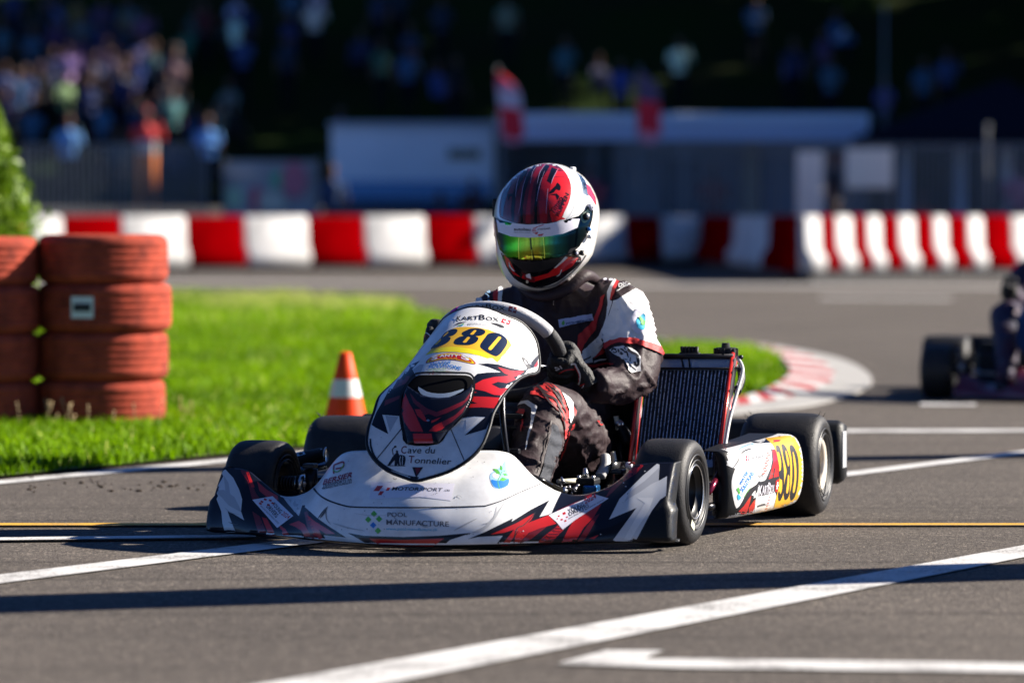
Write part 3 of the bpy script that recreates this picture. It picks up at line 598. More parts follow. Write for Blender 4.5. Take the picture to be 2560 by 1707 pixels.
# ---------------------------------------------------------------- paddock
ALU = mat('grey_steel', (.16, .17, .18), .6); PALE = mat('trailer_white', (.74, .80, .88), .5, var=.12, vscale=.6); DKG = mat('dark_interior', (.02, .022, .03), .8); GL = mat('dark_glass', (.01, .012, .02), .1)
def facebox(nme, px0, px1, yt, yb, d, dep, m, parent, base=None, bev=0):
    A, B = at(px0, yt, d), at(px1, yb, d); b = MB(); b.box(((A.x+B.x)/2, d+dep/2, (A.z+B.z)/2), (abs(B.x-A.x), dep, abs(A.z-B.z)), m, bev=bev)
    o = b.build(nme, parent); return o
t = tag(empty('trailer'), 'long white trailer parked behind the barrier, left of the flags', 'trailer')
facebox('trailer_body', 828, 1236, 318, 500, 75, 2.4, PALE, t, bev=.05); facebox('roof', 822, 1242, 306, 317, 74.9, 2.6, mat('trailer_roof', (.4, .45, .52), .5), t)
facebox('skirt', 850, 1210, 503, 530, 75.2, 2.0, mat('trailer_blue', (.03, .12, .30), .5), t)
for px in (880, 935, 1150): 
    p = at(px, 535, 75); b = MB(); b.lathe(tyre_prof(.25, .34, .2), BK, Matrix.Translation((p.x, 75.15, .34)), 24, 'Y', close=True); b.build('wheel', t)
facebox('window', 1120, 1200, 372, 398, 74.96, .03, GL, t)
facebox('stripe', 836, 1228, 452, 498, 74.97, .02, mat('trailer_stripe', (.12, .28, .50), .5), t)
t = tag(empty('tent'), 'long pale blue awning tent over the paddock stands', 'tent')
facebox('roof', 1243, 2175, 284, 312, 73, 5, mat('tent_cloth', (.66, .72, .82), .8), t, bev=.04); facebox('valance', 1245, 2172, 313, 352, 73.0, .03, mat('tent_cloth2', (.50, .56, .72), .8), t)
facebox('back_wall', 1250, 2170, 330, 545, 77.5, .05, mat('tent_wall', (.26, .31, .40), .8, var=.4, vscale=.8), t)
for px in (1250, 1480, 1712, 1950, 2168): facebox('post', px-5, px+5, 350, 548, 73.1, .06, ALU, t)
for i, (a_, b_, y0, c, lb) in enumerate([(1300, 1420, 440, (.25, .02, .03), 'red'), (1560, 1650, 410, (.16, .18, .22), 'grey'), (1668, 1745, 400, (.05, .07, .1), 'dark'), (1905, 1985, 395, (.08, .16, .26), 'blue'), (1860, 1900, 350, (.35, .33, .25), 'beige'), (1440, 1540, 470, (.05, .06, .12), 'navy')]):
    t = tag(empty('storage_cabinet'), '%s upright cabinet standing under the long awning' % lb, 'cabinet', 'cabinets under the awning')
    facebox('cabinet_body', a_, b_, y0, 545, 75, .6, mat('cabinet_'+lb, c, .6), t, bev=.02); facebox('door', a_+6, (a_+b_)/2-2, y0+8, 538, 74.97, .02, mat('cabinet_door_'+lb, tuple(x*.8 for x in c), .5), t)
for a_, b_, y0, y1, lb in ((1992, 2058, 378, 540, 'tall cream display board beside the man in black'), (2115, 2232, 372, 470, 'wide pale display board right of the man in black')):
    t = tag(empty('display_board'), lb, 'display board'); facebox('panel', a_, b_, y0, y1, 66.8, .03, mat('board_cream', (.88, .80, .68), .6), t, bev=.008)
    for q in (a_+6, b_-6): facebox('leg', q-3, q+3, y1, 549, 66.9, .03, ALU, t)
for i, (a_, b_, y0, c, lb) in enumerate(((2246, 2276, 362, (.60, .70, .85), 'leftmost'), (2384, 2418, 352, (.55, .66, .80), 'middle'), (2500, 2534, 330, (.78, .80, .85), 'rightmost'))):
    t = tag(empty('roll_up_banner'), '%s pale upright roll up banner under the black canopy' % lb, 'banner'); facebox('cloth', a_, b_, y0, 540, 70.5, .02, mat('pale_banner_%d' % i, c, .7, var=.3, vscale=2), t); facebox('foot', a_-4, b_+4, 541, 549, 70.45, .2, ALU, t)
def canopy():
    t = tag(empty('canopy'), 'black pop up canopy with sloping roof at the right edge', 'canopy'); bk = mat('black_cloth', (.008, .009, .018), .95, spec=.05)
    A, B = at(2178, 335, 69), at(2760, 335, 69); pk = at(2520, 195, 70.5); x0, x1 = A.x, B.x; ze = A.z
    b = MB(); c = [Vector((x0, 69, ze)), Vector((x1, 69, ze)), Vector((x1, 73, ze)), Vector((x0, 73, ze)), Vector((pk.x, 71, pk.z))]; b.add(c, [(0, 1, 4), (1, 2, 4), (2, 3, 4), (3, 0, 4)], bk, False); b.build('roof', t, solid=.02)
    b = MB(); b.box(((x0+x1)/2, 68.98, ze-.12), (x1-x0, .02, .24), bk); b.box((x0, 71, ze-.12), (.02, 3.9, .24), bk); b.build('valance', t)
    for x in (x0+.05, x1-.05):
        for y in (69.06, 72.9): b = MB(); b.tube([(x, y, 0), (x, y, ze)], .025, ALU, 8); b.build('leg', t)
canopy()
def fence(px0, px1, d, label, nb=16):
    A, B = at(px0, 545, d), at(px1, 545, d); t = tag(empty('fence_panel', (A.x, d, 0)), label, 'fence panel', 'steel fence panels behind the barrier'); W_ = B.x-A.x; fm = mat('fence_steel', (.16, .18, .20), .6)
    b = MB()
    for k in range(1, nb): b.box((W_*k/nb, 0, 1.05), (.035, .02, 1.86), fm)
    b.build('bars', t)
    b = MB(); b.box((W_/2, 0, 2.0), (W_, .04, .04), fm); b.box((W_/2, 0, .1), (W_, .04, .04), fm); b.box((.0, 0, 1.05), (.05, .05, 1.86), fm); b.box((W_, 0, 1.05), (.05, .05, 1.86), fm); b.build('frame', t)
    for x in (0, W_): b = MB(); b.box((x, 0, .035), (.25, .5, .07), BK, bev=.01); b.build('foot', t)
fl = ['first', 'second', 'third', 'fourth', 'fifth', 'sixth', 'seventh']
for i, (a_, b_) in enumerate([(60, 298), (302, 515), (1545, 1775), (1779, 2010), (2014, 2245), (2249, 2470), (2474, 2700)]):
    fence(a_, b_, 67.5, '%s steel bar fence panel from the left behind the barrier' % fl[i])
def banner():
    t = tag(empty('advertising_banner'), 'grey banner with pink, green and red print behind the barrier', 'banner'); facebox('cloth', 562, 792, 402, 540, 66.5, .03, mat('banner_grey', (.30, .33, .36), .7, var=.3, vscale=1.5), t)
    b = MB(); y = 66.48
    for px, py, rx, ry, c in ((640, 500, 14, 34, (.45, .06, .12)), (705, 450, 30, 22, (.08, .4, .25)), (585, 495, 22, 28, (.3, .5, .36)), (735, 450, 32, 46, (.42, .14, .2)), (600, 430, 50, 12, (.5, .45, .42)), (680, 505, 36, 26, (.42, .46, .4))):
        q = [at(px+rx*math.cos(a), py+ry*math.sin(a), y) for a in [2*math.pi*k/20 for k in range(20)]]; b.add(q, [tuple(range(20))], mat('banner_print_%d' % px, c, .7), False); y -= .006
    b.build('print', t)
    for px in (560, 794): facebox('post', px-4, px+4, 395, 549, 66.4, .06, ALU, t)
banner()
def flag(px_base, top, lean, cols, label):
    t = tag(empty('feather_flag'), label, 'flag', 'red and white feather flags over the tent'); d = 71.5
    P0 = at(px_base, 545, d); P0.z = 0; P1 = at(px_base-8, 350, d); P2 = at(px_base+lean, top, d)
    b = MB(); b.tube(catmull([P0, P1, P2], 8), .022, ALU, 8); b.build('pole', t); b = MB()
    n = 14; rows = []
    for i in range(n+1):
        f = i/n; py = top+8+(345-top)*f; cx = px_base+lean*(1-f)**1.2; hw = 34*math.sin(min(1, f*3+.12)*math.pi/2)*(1 if f < .9 else .7)
        rows.append([at(cx-hw*.2, py, d-.03), at(cx+hw*.6, py+4, d-.06-.03*math.sin(f*9)), at(cx+hw*1.5, py+10, d-.03)])
    for i in range(n):
        c = cols[min(len(cols)-1, int(i/n*len(cols)))]; b.add([rows[i][0], rows[i][1], rows[i][2], rows[i+1][0], rows[i+1][1], rows[i+1][2]], [(0, 1, 4, 3), (1, 2, 5, 4)], c)
    b.build('cloth', t)
FR = mat('flag_red', (.90, .01, .03), .7); FP = mat('flag_pink', (.85, .30, .38), .7); FW = mat('flag_white', (.8, .62, .68), .7); FN = mat('flag_dark', (.12, .07, .14), .7)
flag(1262, 168, -18, [FR, FP, FW, FW, FR, FR, FR, FP], 'left red and white feather flag above the helmet'); flag(1602, 165, -4, [FN, FN, FN, FR, FR, FR, FP], 'right feather flag, dark at the top and red below')
for px, yt, d, lb in ((2468, 320, 66, 'thin grey pole standing left of the pink dressed person'), (2210, 20, 80, 'tall thin lamp pole beside the black canopy')):
    p = at(px, 545, d); t = tag(empty('thin_pole', (p.x, d, 0)), lb, 'pole'); b = MB(); b.tube([(0, 0, 0), (0, 0, at(px, yt, d).z)], .025, ALU, 10); b.build('pole_shaft', t); b = MB(); b.ball((0, 0, at(px, yt, d).z+.03), .04, ALU, 8); b.build('cap', t)
# ================================================================ RACING KART
WH = mat('white_bodywork', (.82, .82, .82), .34, spec=.4, coat=.25, var=.10, vscale=14, var2=(.62, .62, .62)); NV = mat('navy_black_vinyl', (.004, .005, .012), .34, spec=.3, coat=.25)
RE = mat('red_vinyl', (.50, .012, .012), .3, coat=.5); DR = mat('dark_red_vinyl', (.16, .006, .012), .3, coat=.5); GY = mat('grey_vinyl', (.42, .43, .46), .35, coat=.4); GY2 = mat('light_grey_vinyl', (.60, .61, .63), .35, coat=.4)
BKP = mat('black_plastic', (.006, .007, .009), .5, spec=.3, bump=.15, bscale=300); PAPER = mat('sticker_lilac_white', (.72, .70, .78), .4); INK = mat('ink_black', (.008, .008, .012), .45)
YE = mat('number_yellow', (.80, .45, .02), .35, coat=.4); YE2 = mat('bright_yellow', (.85, .72, .01), .35, coat=.4); PY = mat('pale_yellow', (.80, .74, .42), .4); NUM = mat('number_navy', (.006, .012, .035), .25, coat=.6)
BLU = mat('print_blue', (.02, .20, .62), .4); CY_ = mat('print_cyan', (.05, .42, .62), .4); GRN = mat('print_green', (.10, .42, .07), .4); LB = mat('print_lightblue', (.35, .58, .80), .4); OG = mat('print_orange', (.8, .28, .02), .4)
SLICK = mat('slick_rubber', (.008, .008, .009), .55, spec=.4, var=.5, vscale=22, var2=(.024, .022, .021), bump=.25, bscale=260); WALL = mat('sidewall_rubber', (.006, .006, .007), .42)
ALUM = mat('bare_aluminium', (.62, .62, .63), .28, 1); DKM = mat('dark_metal', (.025, .025, .03), .35, .7); RIMB = mat('rim_black', (.006, .006, .007), .35); GOLD = mat('rim_champagne', (.80, .72, .60), .35, .25)
MAG = mat('magenta_tape', (.42, .01, .28), .5); SCUFF = mat('rubber_scuff', (.10, .10, .11), .7); SCUFF2 = mat('faint_scuff', (.42, .43, .45), .6); PIPE = mat('chassis_tube', (.02, .02, .022), .25, .7)
def thick(mb, t):
    me = mb.mesh('t'); bm = bmesh.new(); bm.from_mesh(me); bmesh.ops.recalc_face_normals(bm, faces=bm.faces[:])
    bm.normal_update(); o_ = bmesh.ops.solidify(bm, geom=bm.faces[:], thickness=t); q = MB(); bm.verts.index_update()
    for m in mb.ms: q.mi(m)
    q.v = [v.co.copy() for v in bm.verts]
    for f in bm.faces: q.f.append([v.index for v in f.verts]); q.m.append(f.material_index); q.sm.append(True)
    bm.free(); bpy.data.meshes.remove(me); return q
def wheel(root, x, y, Rr, W, front, side, steer=0):
    t = tag(empty('wheel', (x, y, Rr), R(steer))); t.parent = root
    rb = .068; h = W/2
    out = [(h*.70, rb), (h*.88, rb+.006), (h*1.0, rb+.022), (h*1.06, rb+(Rr-rb)*.55), (h*1.03, Rr*.86), (h*.97, Rr*.925), (h*.86, Rr*.972), (h*.70, Rr*.992), (h*.4, Rr*.999), (0, Rr)]
    prof = out[:-1] + [(0, Rr)] + [(-a, r) for a, r in out[:-1][::-1]]
    b = MB(); b.lathe(prof, SLICK, seg=72); 
    for f_, (r0, dr) in enumerate(((Rr*.80, .0012), (Rr*.70, .0012), (Rr*.60, .001))):   # raised rings on the sidewalls
        for s_ in (-1, 1):
            xx = s_*h*(1.055 if f_ else 1.045); b.lathe([(xx-s_*.001, r0-.002), (xx+s_*.0015, r0), (xx-s_*.001, r0+.002)], WALL, seg=72)
    if side and front:   # pale maker's sticker on the wall, blank
        p = []; 
        for a in np.linspace(R(-128), R(-108), 6): p += [Vector((h*1.0685+.001, .080*math.cos(a), .080*math.sin(a))), Vector((h*1.0685+.001, .097*math.cos(a), .097*math.sin(a)))]
        b.add(p, [(2*i, 2*i+1, 2*i+3, 2*i+2) for i in range(5)], mat('tyre_sticker', (.55, .56, .42), .5))
    if not front:
        rr = random.Random(int(abs(x)*100)); wk = WALL
        for k in range(46):
            a = rr.uniform(-.5, 3.6); s_ = rr.choice((-1, 1)); r0 = Rr*.975; ln = rr.uniform(.006, .016)
            if k % 3 == 0: continue
            b.tube([(s_*h*.9, r0*math.cos(a), r0*math.sin(a)), (s_*(h*.92+ln*.5), (r0+ln)*math.cos(a+.05), (r0+ln)*math.sin(a+.05))], [.0011, .0004], wk, 4)
    b.build('tyre', t, fixn=True)
    q = MB(); s_ = side; e0 = h*.93
    if front: q.lathe([(s_*(e0+.0045), rb-.001), (s_*(e0+.0055), rb-.0025), (s_*(e0+.0045), rb-.004)], ALUM, seg=64)
    m1 = RIMB if front else GOLD; e = h*.93
    q.lathe([(s_*e*.9, rb+.001), (s_*e, rb+.004), (s_*(e+.004), rb-.002), (s_*(e-.004), rb-(.004 if front else .013)), (s_*(e-.012), rb-.014)], m1, seg=64)
    q.lathe([(s_*(e-.012), rb-.011), (s_*h*.35, rb-.014), (s_*h*.28, .02), (s_*h*.28, .0)], RIMB if front else DKM, seg=64)
    q.lathe([(-s_*e*.9, rb+.001), (-s_*e, rb+.004), (-s_*(e+.004), rb-.004), (-s_*(e-.012), rb-.012), (-s_*h*.1, .035), (-s_*h*.1, 0)], DKM, seg=48)
    q.build('rim', t)
    q = MB()
    q.lathe([(s_*h*.28, .030), (s_*h*.5, .026), (s_*h*.62, .018), (s_*h*.62, 0)], DKM, seg=24)
    for k in range(3):
        a = k*2.094; q.lathe([(s_*h*.28, .006), (s_*h*.45, .006), (s_*h*.45, 0)], ALUM, Matrix.Translation((0, .042*math.cos(a), .042*math.sin(a))), 8)
    for k in range(3): a = k*2.094+.5; q.box((s_*h*.30, .045*math.cos(a), .045*math.sin(a)), (.01, .035, .02), mat('hub_red', (.3, .02, .04), .4), Matrix.Rotation(a, 3, 'X'))
    q.build('hub', t)
    return t
YBX = [0, .05, .1, .2, .3, .4, .5, .587]; YBY = [-.502, -.499, -.488, -.444, -.378, -.326, -.283, -.25]
LNY = [.235, .235, .235, .205, .145, .11, .10, .10]
def yb(a): return interp(a, YBX, YBY)
TOPPX = [(1196,1126),(1240,1126)] + z3(300,412, 370,432, 430,485, 500,560, 560,628, 660,705, 800,785, 940,822, 1050,822, 1150,800, 1270,760, 1400,680, 1490,590, 1540,535, 1680,518, 1830,512)
LEFTPX = [(1000,1124),(927,1125),(875,1127),(852,1135),(832,1156),(812,1184),(795,1208),(772,1228),(740,1240),(710,1241),(690,1232),(667,1212),(645,1194),(624,1176),(602,1170),(540,1168)]
def top_curve(src=None):
    out = []
    for px, py in src or TOPPX:
        X = .2 if not src else -.2
        for _ in range(20): v = L(px, py, yb(abs(X)) + interp(abs(X), YBX, LNY)); X = v.x
        out.append((v.x, v.z))
    return out
TL_ = top_curve(LEFTPX)[::-1]; print('left', [(round(a, 2), round(c, 3)) for a, c in TL_]); print('right', [(round(a, 2), round(c, 3)) for a, c in top_curve()]); TLX = [-1]+[p[0] for p in TL_]; TLZ = [TL_[0][1]]+[p[1] for p in TL_]
TC = top_curve(); TCX = [-1]+[p[0] for p in TC]+[1]; TCZ = [TC[0][1]]+[p[1] for p in TC]+[TC[-1][1]]
def spoiler(root, gfx=True, base=None):
    base = base or WH; nu, nt_ = 150, 44; P = []
    for i in range(nu+1):
        u = -1+2*i/nu; X = u*.576; a = abs(X); zt = np.mean([interp(X+d, TLX+TCX[1:], TLZ+TCZ[1:]) for d in (-.008, 0, .008)]); zb = .030 - .004*(1-a/.587); ln = interp(a, YBX, LNY); y0 = yb(a); pw = interp(a, [0, .25, .4, .587], [1.8, 1.7, 1.4, 1.3])
        # soften the plan curve
        y0 = np.mean([yb(min(.587, abs(a+d))) for d in (-.04, -.02, 0, .02, .04)]); row = []
        row.append(Vector((X*.97, y0+.05, zb-.006))); row.append(Vector((X*.985, y0+.02, zb-.007))); row.append(Vector((X*.995, y0+.004, zb-.003)))
        for j in range(nt_+1):
            t = j/nt_; bul = .012*math.sin(math.pi*t)
            row.append(Vector((X, y0 + ln*t**pw - bul, zb + (zt-zb)*t)))
        P.append(row)
    for side in (0, -1):        # rounded outer ends turning back towards the tyre
        e = P[side]; s_ = -1 if side == 0 else 1; new = []
        for k, (dx, dy) in enumerate(((.007, .004), (.011, .012), (.013, .03), (.012, .06), (.006, .085))):
            new.append([Vector((v.x+s_*dx*interp(v.z, [0, .10, .115, .3], [1.5, 1.35, .45, .35]), v.y+dy, v.z)) for v in e])
        if side == 0: P = new[::-1]+P
        else: P = P+new
    b = MB(); b.grid(P, base)
    if base is WH:
        kn, kb = b.mi(NV), b.mi(BKP)
        for i, f in enumerate(b.f):
            c = sum((b.v[j] for j in f), Vector())/4
            if abs(c.x) > .5755 or c.z < .0275: b.m[i] = kb
            elif c.x > .315 or c.x < -.405: b.m[i] = kn
    b = thick(b, .004); bv = b.bvh()
    if gfx:
        D = lambda poly, m, lay=1, step=8: decal(b, bv, poly, m, lay, step)
        # left wing
        D(z1(60,600, 400,600, 430,700, 520,770, 660,870, 700,885, 740,940, 830,1040, 870,920, 900,980, 990,1060, 1090,1130, 1230,1220, 1040,1200, 1090,1300, 960,1310, 350,1300, 60,1300), NV, 1)
        D(z1(165,600, 215,650, 280,720, 330,820, 355,900, 345,1000, 372,1075, 230,990, 250,1050, 350,1300, 240,1300, 190,1100, 180,1000, 140,900, 100,840, 90,760, 150,720), GY2, 2)
        D(z1(200,700, 240,760, 262,900, 250,960, 215,840), GY, 3); D(z1(120,830, 200,820, 290,880, 330,960, 350,1010, 240,950, 180,880), GY, 3)
        D(z1(330,620, 395,640, 420,720, 470,850, 500,890, 440,905, 400,750, 350,680), DR, 2); D(z1(375,640, 402,640, 420,700, 460,800, 430,800, 400,710), RE, 3)
        D(z1(480,750, 560,820, 650,870, 660,910, 560,880, 500,830), RE, 2)
        for q, m in (((520,1050, 560,1060, 640,1200, 670,1290, 610,1290, 560,1150), RE), ((440,1000, 500,1040, 560,1180, 600,1290, 540,1290, 480,1150), DR), ((660,1110, 720,1150, 810,1290, 750,1290, 690,1180), RE), ((750,1110, 830,1080, 880,1110, 950,1230, 900,1240, 850,1160, 800,1130), RE), ((880,1010, 960,1080, 1140,1190, 1060,1190, 1000,1150, 1020,1200, 1060,1300, 990,1300, 930,1130), RE), ((870,980, 900,1000, 960,1150, 990,1300, 950,1300, 900,1120), DR)): D(z1(*q), m, 2)
        D(z1(440,905, 610,875, 785,1040, 650,1140), PAPER, 4)
        for c in ((548,903), (590,912), (520,922), (612,935), (575,950), (508,938)): D(rect(z1(*c)[0], 7, 4.5, 20), RE, 5)
        a, c = z1(560,975)[0], z1(660,1075)[0]; text(b, bv, 'DRIVERS', z1(555,968)[0], z1(640,1060)[0], (7, -9), INK, 5, .02); text(b, bv, 'YOUNG', z1(605,950)[0], z1(672,1025)[0], (7, -8), INK, 5, .02); text(b, bv, '2024', z1(680,1030)[0], z1(740,1070)[0], (8, -9), RE, 5, .02)
        text(b, bv, 'AUTO SPORT SUISSE MOTORSPORT SCHWEIZ', z1(505,960)[0], z1(660,1110)[0], (2, -3), INK, 5, .0)
        # centre
        D(z1(1240,1180, 1380,1205, 1700,1215, 2000,1205, 2285,1180, 2100,1240, 2040,1290, 1430,1290, 1330,1230), NV, 1); D(z1(1420,1228, 1700,1240, 2050,1228, 1960,1290, 1520,1290), RE, 2)
        D(z1(1040,1205, 1200,1230, 1420,1300, 1080,1300), GY2, 1)
        pline(b, bv, z1(950,800, 1000,860, 1080,910, 1200,950, 1300,965, 1600,970, 2000,968, 2352,958) + z3(150,920, 300,870, 450,800, 650,718), [4.5, 4, 3.5, 3, 2.5, 1.5], NV, 3, 6)
        D(z1(700,880, 780,890, 850,900, 840,1040, 790,1000), LB if 0 else GY2, 1); D(z1(740,900, 800,905, 830,940, 835,1020, 790,960), GY, 2)
        D(z1(1440,755, 2140,768, 2110,912, 1850,880, 1425,898), PAPER, 2)
        for q in ((1490,788, 1540,788, 1505,832, 1457,832), (1575,803, 1602,803, 1585,828, 1560,828), (1515,833, 1548,833, 1525,866, 1495,866)): D(z1(*q), RE, 4)
        text(b, bv, 'MOTOR', z1(1610,826)[0], z1(1838,830)[0], (0, -9), INK, 4, .03, .25); text(b, bv, 'SPORT', z1(1842,830)[0], z1(2040,836)[0], (0, -8.5), INK, 4, .0, .25); text(b, bv, '.CH', z1(2048,833)[0], z1(2098,836)[0], (0, -5), INK, 4, .01, .2)
        for (cx, cy), m in (((1462,1022), GRN), ((1414,1070), GRN), ((1505,1065), GRN), ((1456,1117), BLU), ((1496,1163), GRN)): D(rect(z1(cx, cy)[0], 11.5, 11.5, 45), m, 3)
        text(b, bv, 'POOL', z1(1575,1048)[0], z1(1740,1048)[0], (0, -11), SCUFF, 3, .01); text(b, bv, 'MANUFACTURE', z1(1566,1113)[0], z1(2090,1130)[0], (0, -13), SCUFF, 3, .012); text(b, bv, 'www.pool-manufacture.ch', z1(1563,1165)[0], z1(1990,1174)[0], (0, -9), CY_, 3, .008)
        # haulier's logo
        text(b, bv, 'BERSIER', z1(1030,780)[0], z1(1275,715)[0], (3, -14), mat('print_maroon', (.28, .01, .03), .4), 3, .03, .15); text(b, bv, 'TRANSPORTS SA', z1(1028,800)[0], z1(1275,745)[0], (1, -7), INK, 3, .012); text(b, bv, 'PIERRES NATURELLES', z1(1025,820)[0], z1(1275,765)[0], (1, -5.5), INK, 3, .012)
        pline(b, bv, z1(1125,685, 1125,620, 1160,600, 1205,588, 1200,630, 1140,645), 4, mat('print_maroon', (.28, .01, .03)), 3); pline(b, bv, z1(1118,650, 1140,670, 1175,660, 1212,605), 2.5, GRN, 4)
        # leaf drop
        c0 = z3(258,690)[0]; D(sm(z3(168,660, 180,620, 205,600, 240,575, 290,540, 318,495, 322,560, 345,620, 352,680, 330,740, 262,765, 200,745), 3), LB, 2, 5); D(sm(z3(180,680, 250,690, 345,670, 345,720, 320,745, 262,762, 205,740), 3), BLU, 3, 5)
        D(ell(z3(225,640)[0], 9, 7, 20), PAPER, 3, 5)
        for q in ((200,575, 240,580, 265,610, 262,632, 230,622), (272,540, 290,570, 285,592, 265,585), (295,595, 318,592, 305,605), (290,625, 320,618, 340,638, 310,642), (258,688, 285,655, 335,672, 300,695)): D(z3(*q), GRN, 4, 5)
        pline(b, bv, z3(262,768, 245,700, 262,650, 285,600), 1.8, GRN, 4)
        # right wing
        D(z3(-40,1240, 130,1170, 388,1042, 375,1075, 560,960, 735,870, 640,1030, 720,1010, 900,930, 1020,870, 1062,815, 1150,770, 1270,740, 1400,660, 1490,570, 1540,500, 1700,480, 1900,480, 1940,600, 1940,1300, 1200,1320, 200,1330, 295,1205, 60,1220), NV, 1)
        D(z3(1780,505, 1770,690, 1850,645, 1840,830, 1780,870, 1700,980, 1530,1300, 1300,1300, 1560,945, 1300,1055, 1400,860, 1500,760, 1620,640), GY2, 2)
        D(z3(1780,560, 1765,690, 1700,720, 1600,790, 1480,860, 1440,900, 1500,790, 1640,690), GY, 3); D(z3(1560,850, 1720,850, 1680,960, 1560,1150, 1500,1250, 1440,1240, 1600,960, 1640,900), WH, 3)
        D(z3(1845,835, 1930,870, 1930,1300, 1560,1300, 1640,1100, 1740,960), BKP, 3)
        for q, m in (((175,1198, 420,1090, 600,990, 560,1060, 430,1170, 340,1300, 275,1300, 400,1150, 300,1180), RE), ((510,1095, 725,1015, 800,1095, 640,1140, 540,1180, 420,1300, 385,1300, 400,1230, 460,1130), RE), ((560,1170, 720,1115, 560,1240, 430,1290), DR), ((820,1100, 860,1155, 740,1290, 600,1300), DR), ((850,1090, 870,1150, 790,1230, 610,1280, 700,1200), RE), ((960,1070, 1100,960, 1230,905, 1150,1040, 1060,1130, 960,1300, 835,1300, 910,1150), RE), ((1160,1030, 1210,1000, 1110,1180, 1050,1270, 1000,1260, 1090,1120), DR), ((800,975, 1030,870, 940,930, 850,975), DR), ((1060,850, 1110,800, 1280,752, 1430,645, 1500,560, 1530,525, 1650,520, 1560,620, 1430,700, 1330,800, 1260,860, 1310,770, 1190,800), DR), ((1500,560, 1530,525, 1650,520, 1570,600, 1480,620), RE), ((1100,825, 1140,815, 1120,850, 1085,855), RE), ((1110,1235, 1200,1200, 1160,1240), RE)): D(z3(*q), m, 2)
        pline(b, bv, z3(600,990, 500,1100, 420,1150, 395,1300), 2.2, INK, 3)
        D(z3(725,1015, 1170,820, 1297,857, 980,1060, 860,1152, 800,1080), PAPER, 4)
        for c, s_ in (((873,1000), 8), ((822,1024), 5), ((808,1050), 3.5), ((850,1058), 5.5), ((900,1035), 4.5), ((885,1070), 5.5)): D(rect(z3(*c)[0], s_, s_*.75, -22), RE, 5, 5)
        text(b, bv, 'YOU', z3(912,1002)[0], z3(1010,958)[0], (-3, -10), INK, 5, .03); text(b, bv, 'NG', z3(1012,957)[0], z3(1066,932)[0], (-3, -10), INK, 5); text(b, bv, 'DRIV', z3(922,1028)[0], z3(1045,968)[0], (-3, -8), INK, 5, .03); text(b, bv, 'ERS', z3(1048,967)[0], z3(1112,935)[0], (-3, -8), INK, 5)
        text(b, bv, '2024', z3(1072,915)[0], z3(1182,855)[0], (-3, -12), RE, 5, .03); text(b, bv, 'AUTO SPORT SUISSE  MOTORSPORT SCHWEIZ', z3(915,1058)[0], z3(1258,872)[0], (-1, -3), INK, 5)
        # dirt, scuffs and rubber marks with a shape of their own
        rr = random.Random(3)
        for _ in range(46):
            x, y = rr.uniform(840, 1320), rr.uniform(1150, 1350); D(ell((x, y), rr.uniform(.7, 1.8), rr.uniform(.5, 1.3), rr.uniform(0, 180), 8), SCUFF, 6, 4)
        for q, wd in (((1075,960, 1040,1020, 1010,1060), 5), ((1060,975, 1065,1060, 1100,1110), 2), ((990,1065, 1030,1010, 1060,970), 3), ((1600,1010, 1640,1060, 1690,1100), 1.2), ((1850,1080, 1880,1130, 1960,1120), 1.5), ((1300,1020, 1500,1040, 1700,1000), 1), ((1120,1100, 1250,1140, 1390,1165), 4), ((2130,1165, 2230,1110, 2330,1060), 4), ((240,1090, 300,1110, 330,1100), 2), ((210,970, 260,1010, 340,1030), 2.5), ((2140,890, 2170,870, 2200,890), 2.5), ((1620,725, 1640,735, 1655,728), 2)):
            pline(b, bv, z1(*q), [.6, wd, wd*.7, .5], SCUFF2 if wd in (4, 1, 2.5) else SCUFF, 6)
        for q, wd in (((0,1180, 150,1110, 320,880), 7), ((100,1100, 200,1060, 235,930), 4)): pline(b, bv, z3(*q), [1, wd, wd, 1], SCUFF2, 2)
        for q in ((1440,710), (1460,745), (1640,600), (1220,1195), (485,1165)): D(ell(z3(*q)[0], 1.8, 1.2), GY2, 6, 4)
    return b.build('front_spoiler', root)
ZCX = [-.49, -.420, -.397, -.312, -.235, -.121, 0, .06, .15, .35]; ZCZ = [.03, .145, .178, .285, .367, .455, .528, .556, .592, .66]
AX = [-.40, -.3, -.2, -.1, 0, .1, .2]; AZ = [.0, .008, .03, .075, .108, .125, .13]
_cc = catmull([(a, c, 0) for a, c in zip(ZCX, ZCZ)], 12); _cx = [p.x for p in _cc]; _cz = [p.y for p in _cc]
def pz(x, y): return interp(y, _cx, _cz) - interp(y, AX, AZ)*(abs(x)/.15)**2.4
PANEL_RIGHT = [(1251,790),(1299,809),(1330,838),(1345,870),(1346,927)] + z2(1280,690, 1220,730, 1180,770, 1140,820, 1100,880, 1070,930, 1040,990, 1022,1060, 1000,1130, 985,1180, 950,1240, 850,1340, 700,1430, 520,1487)
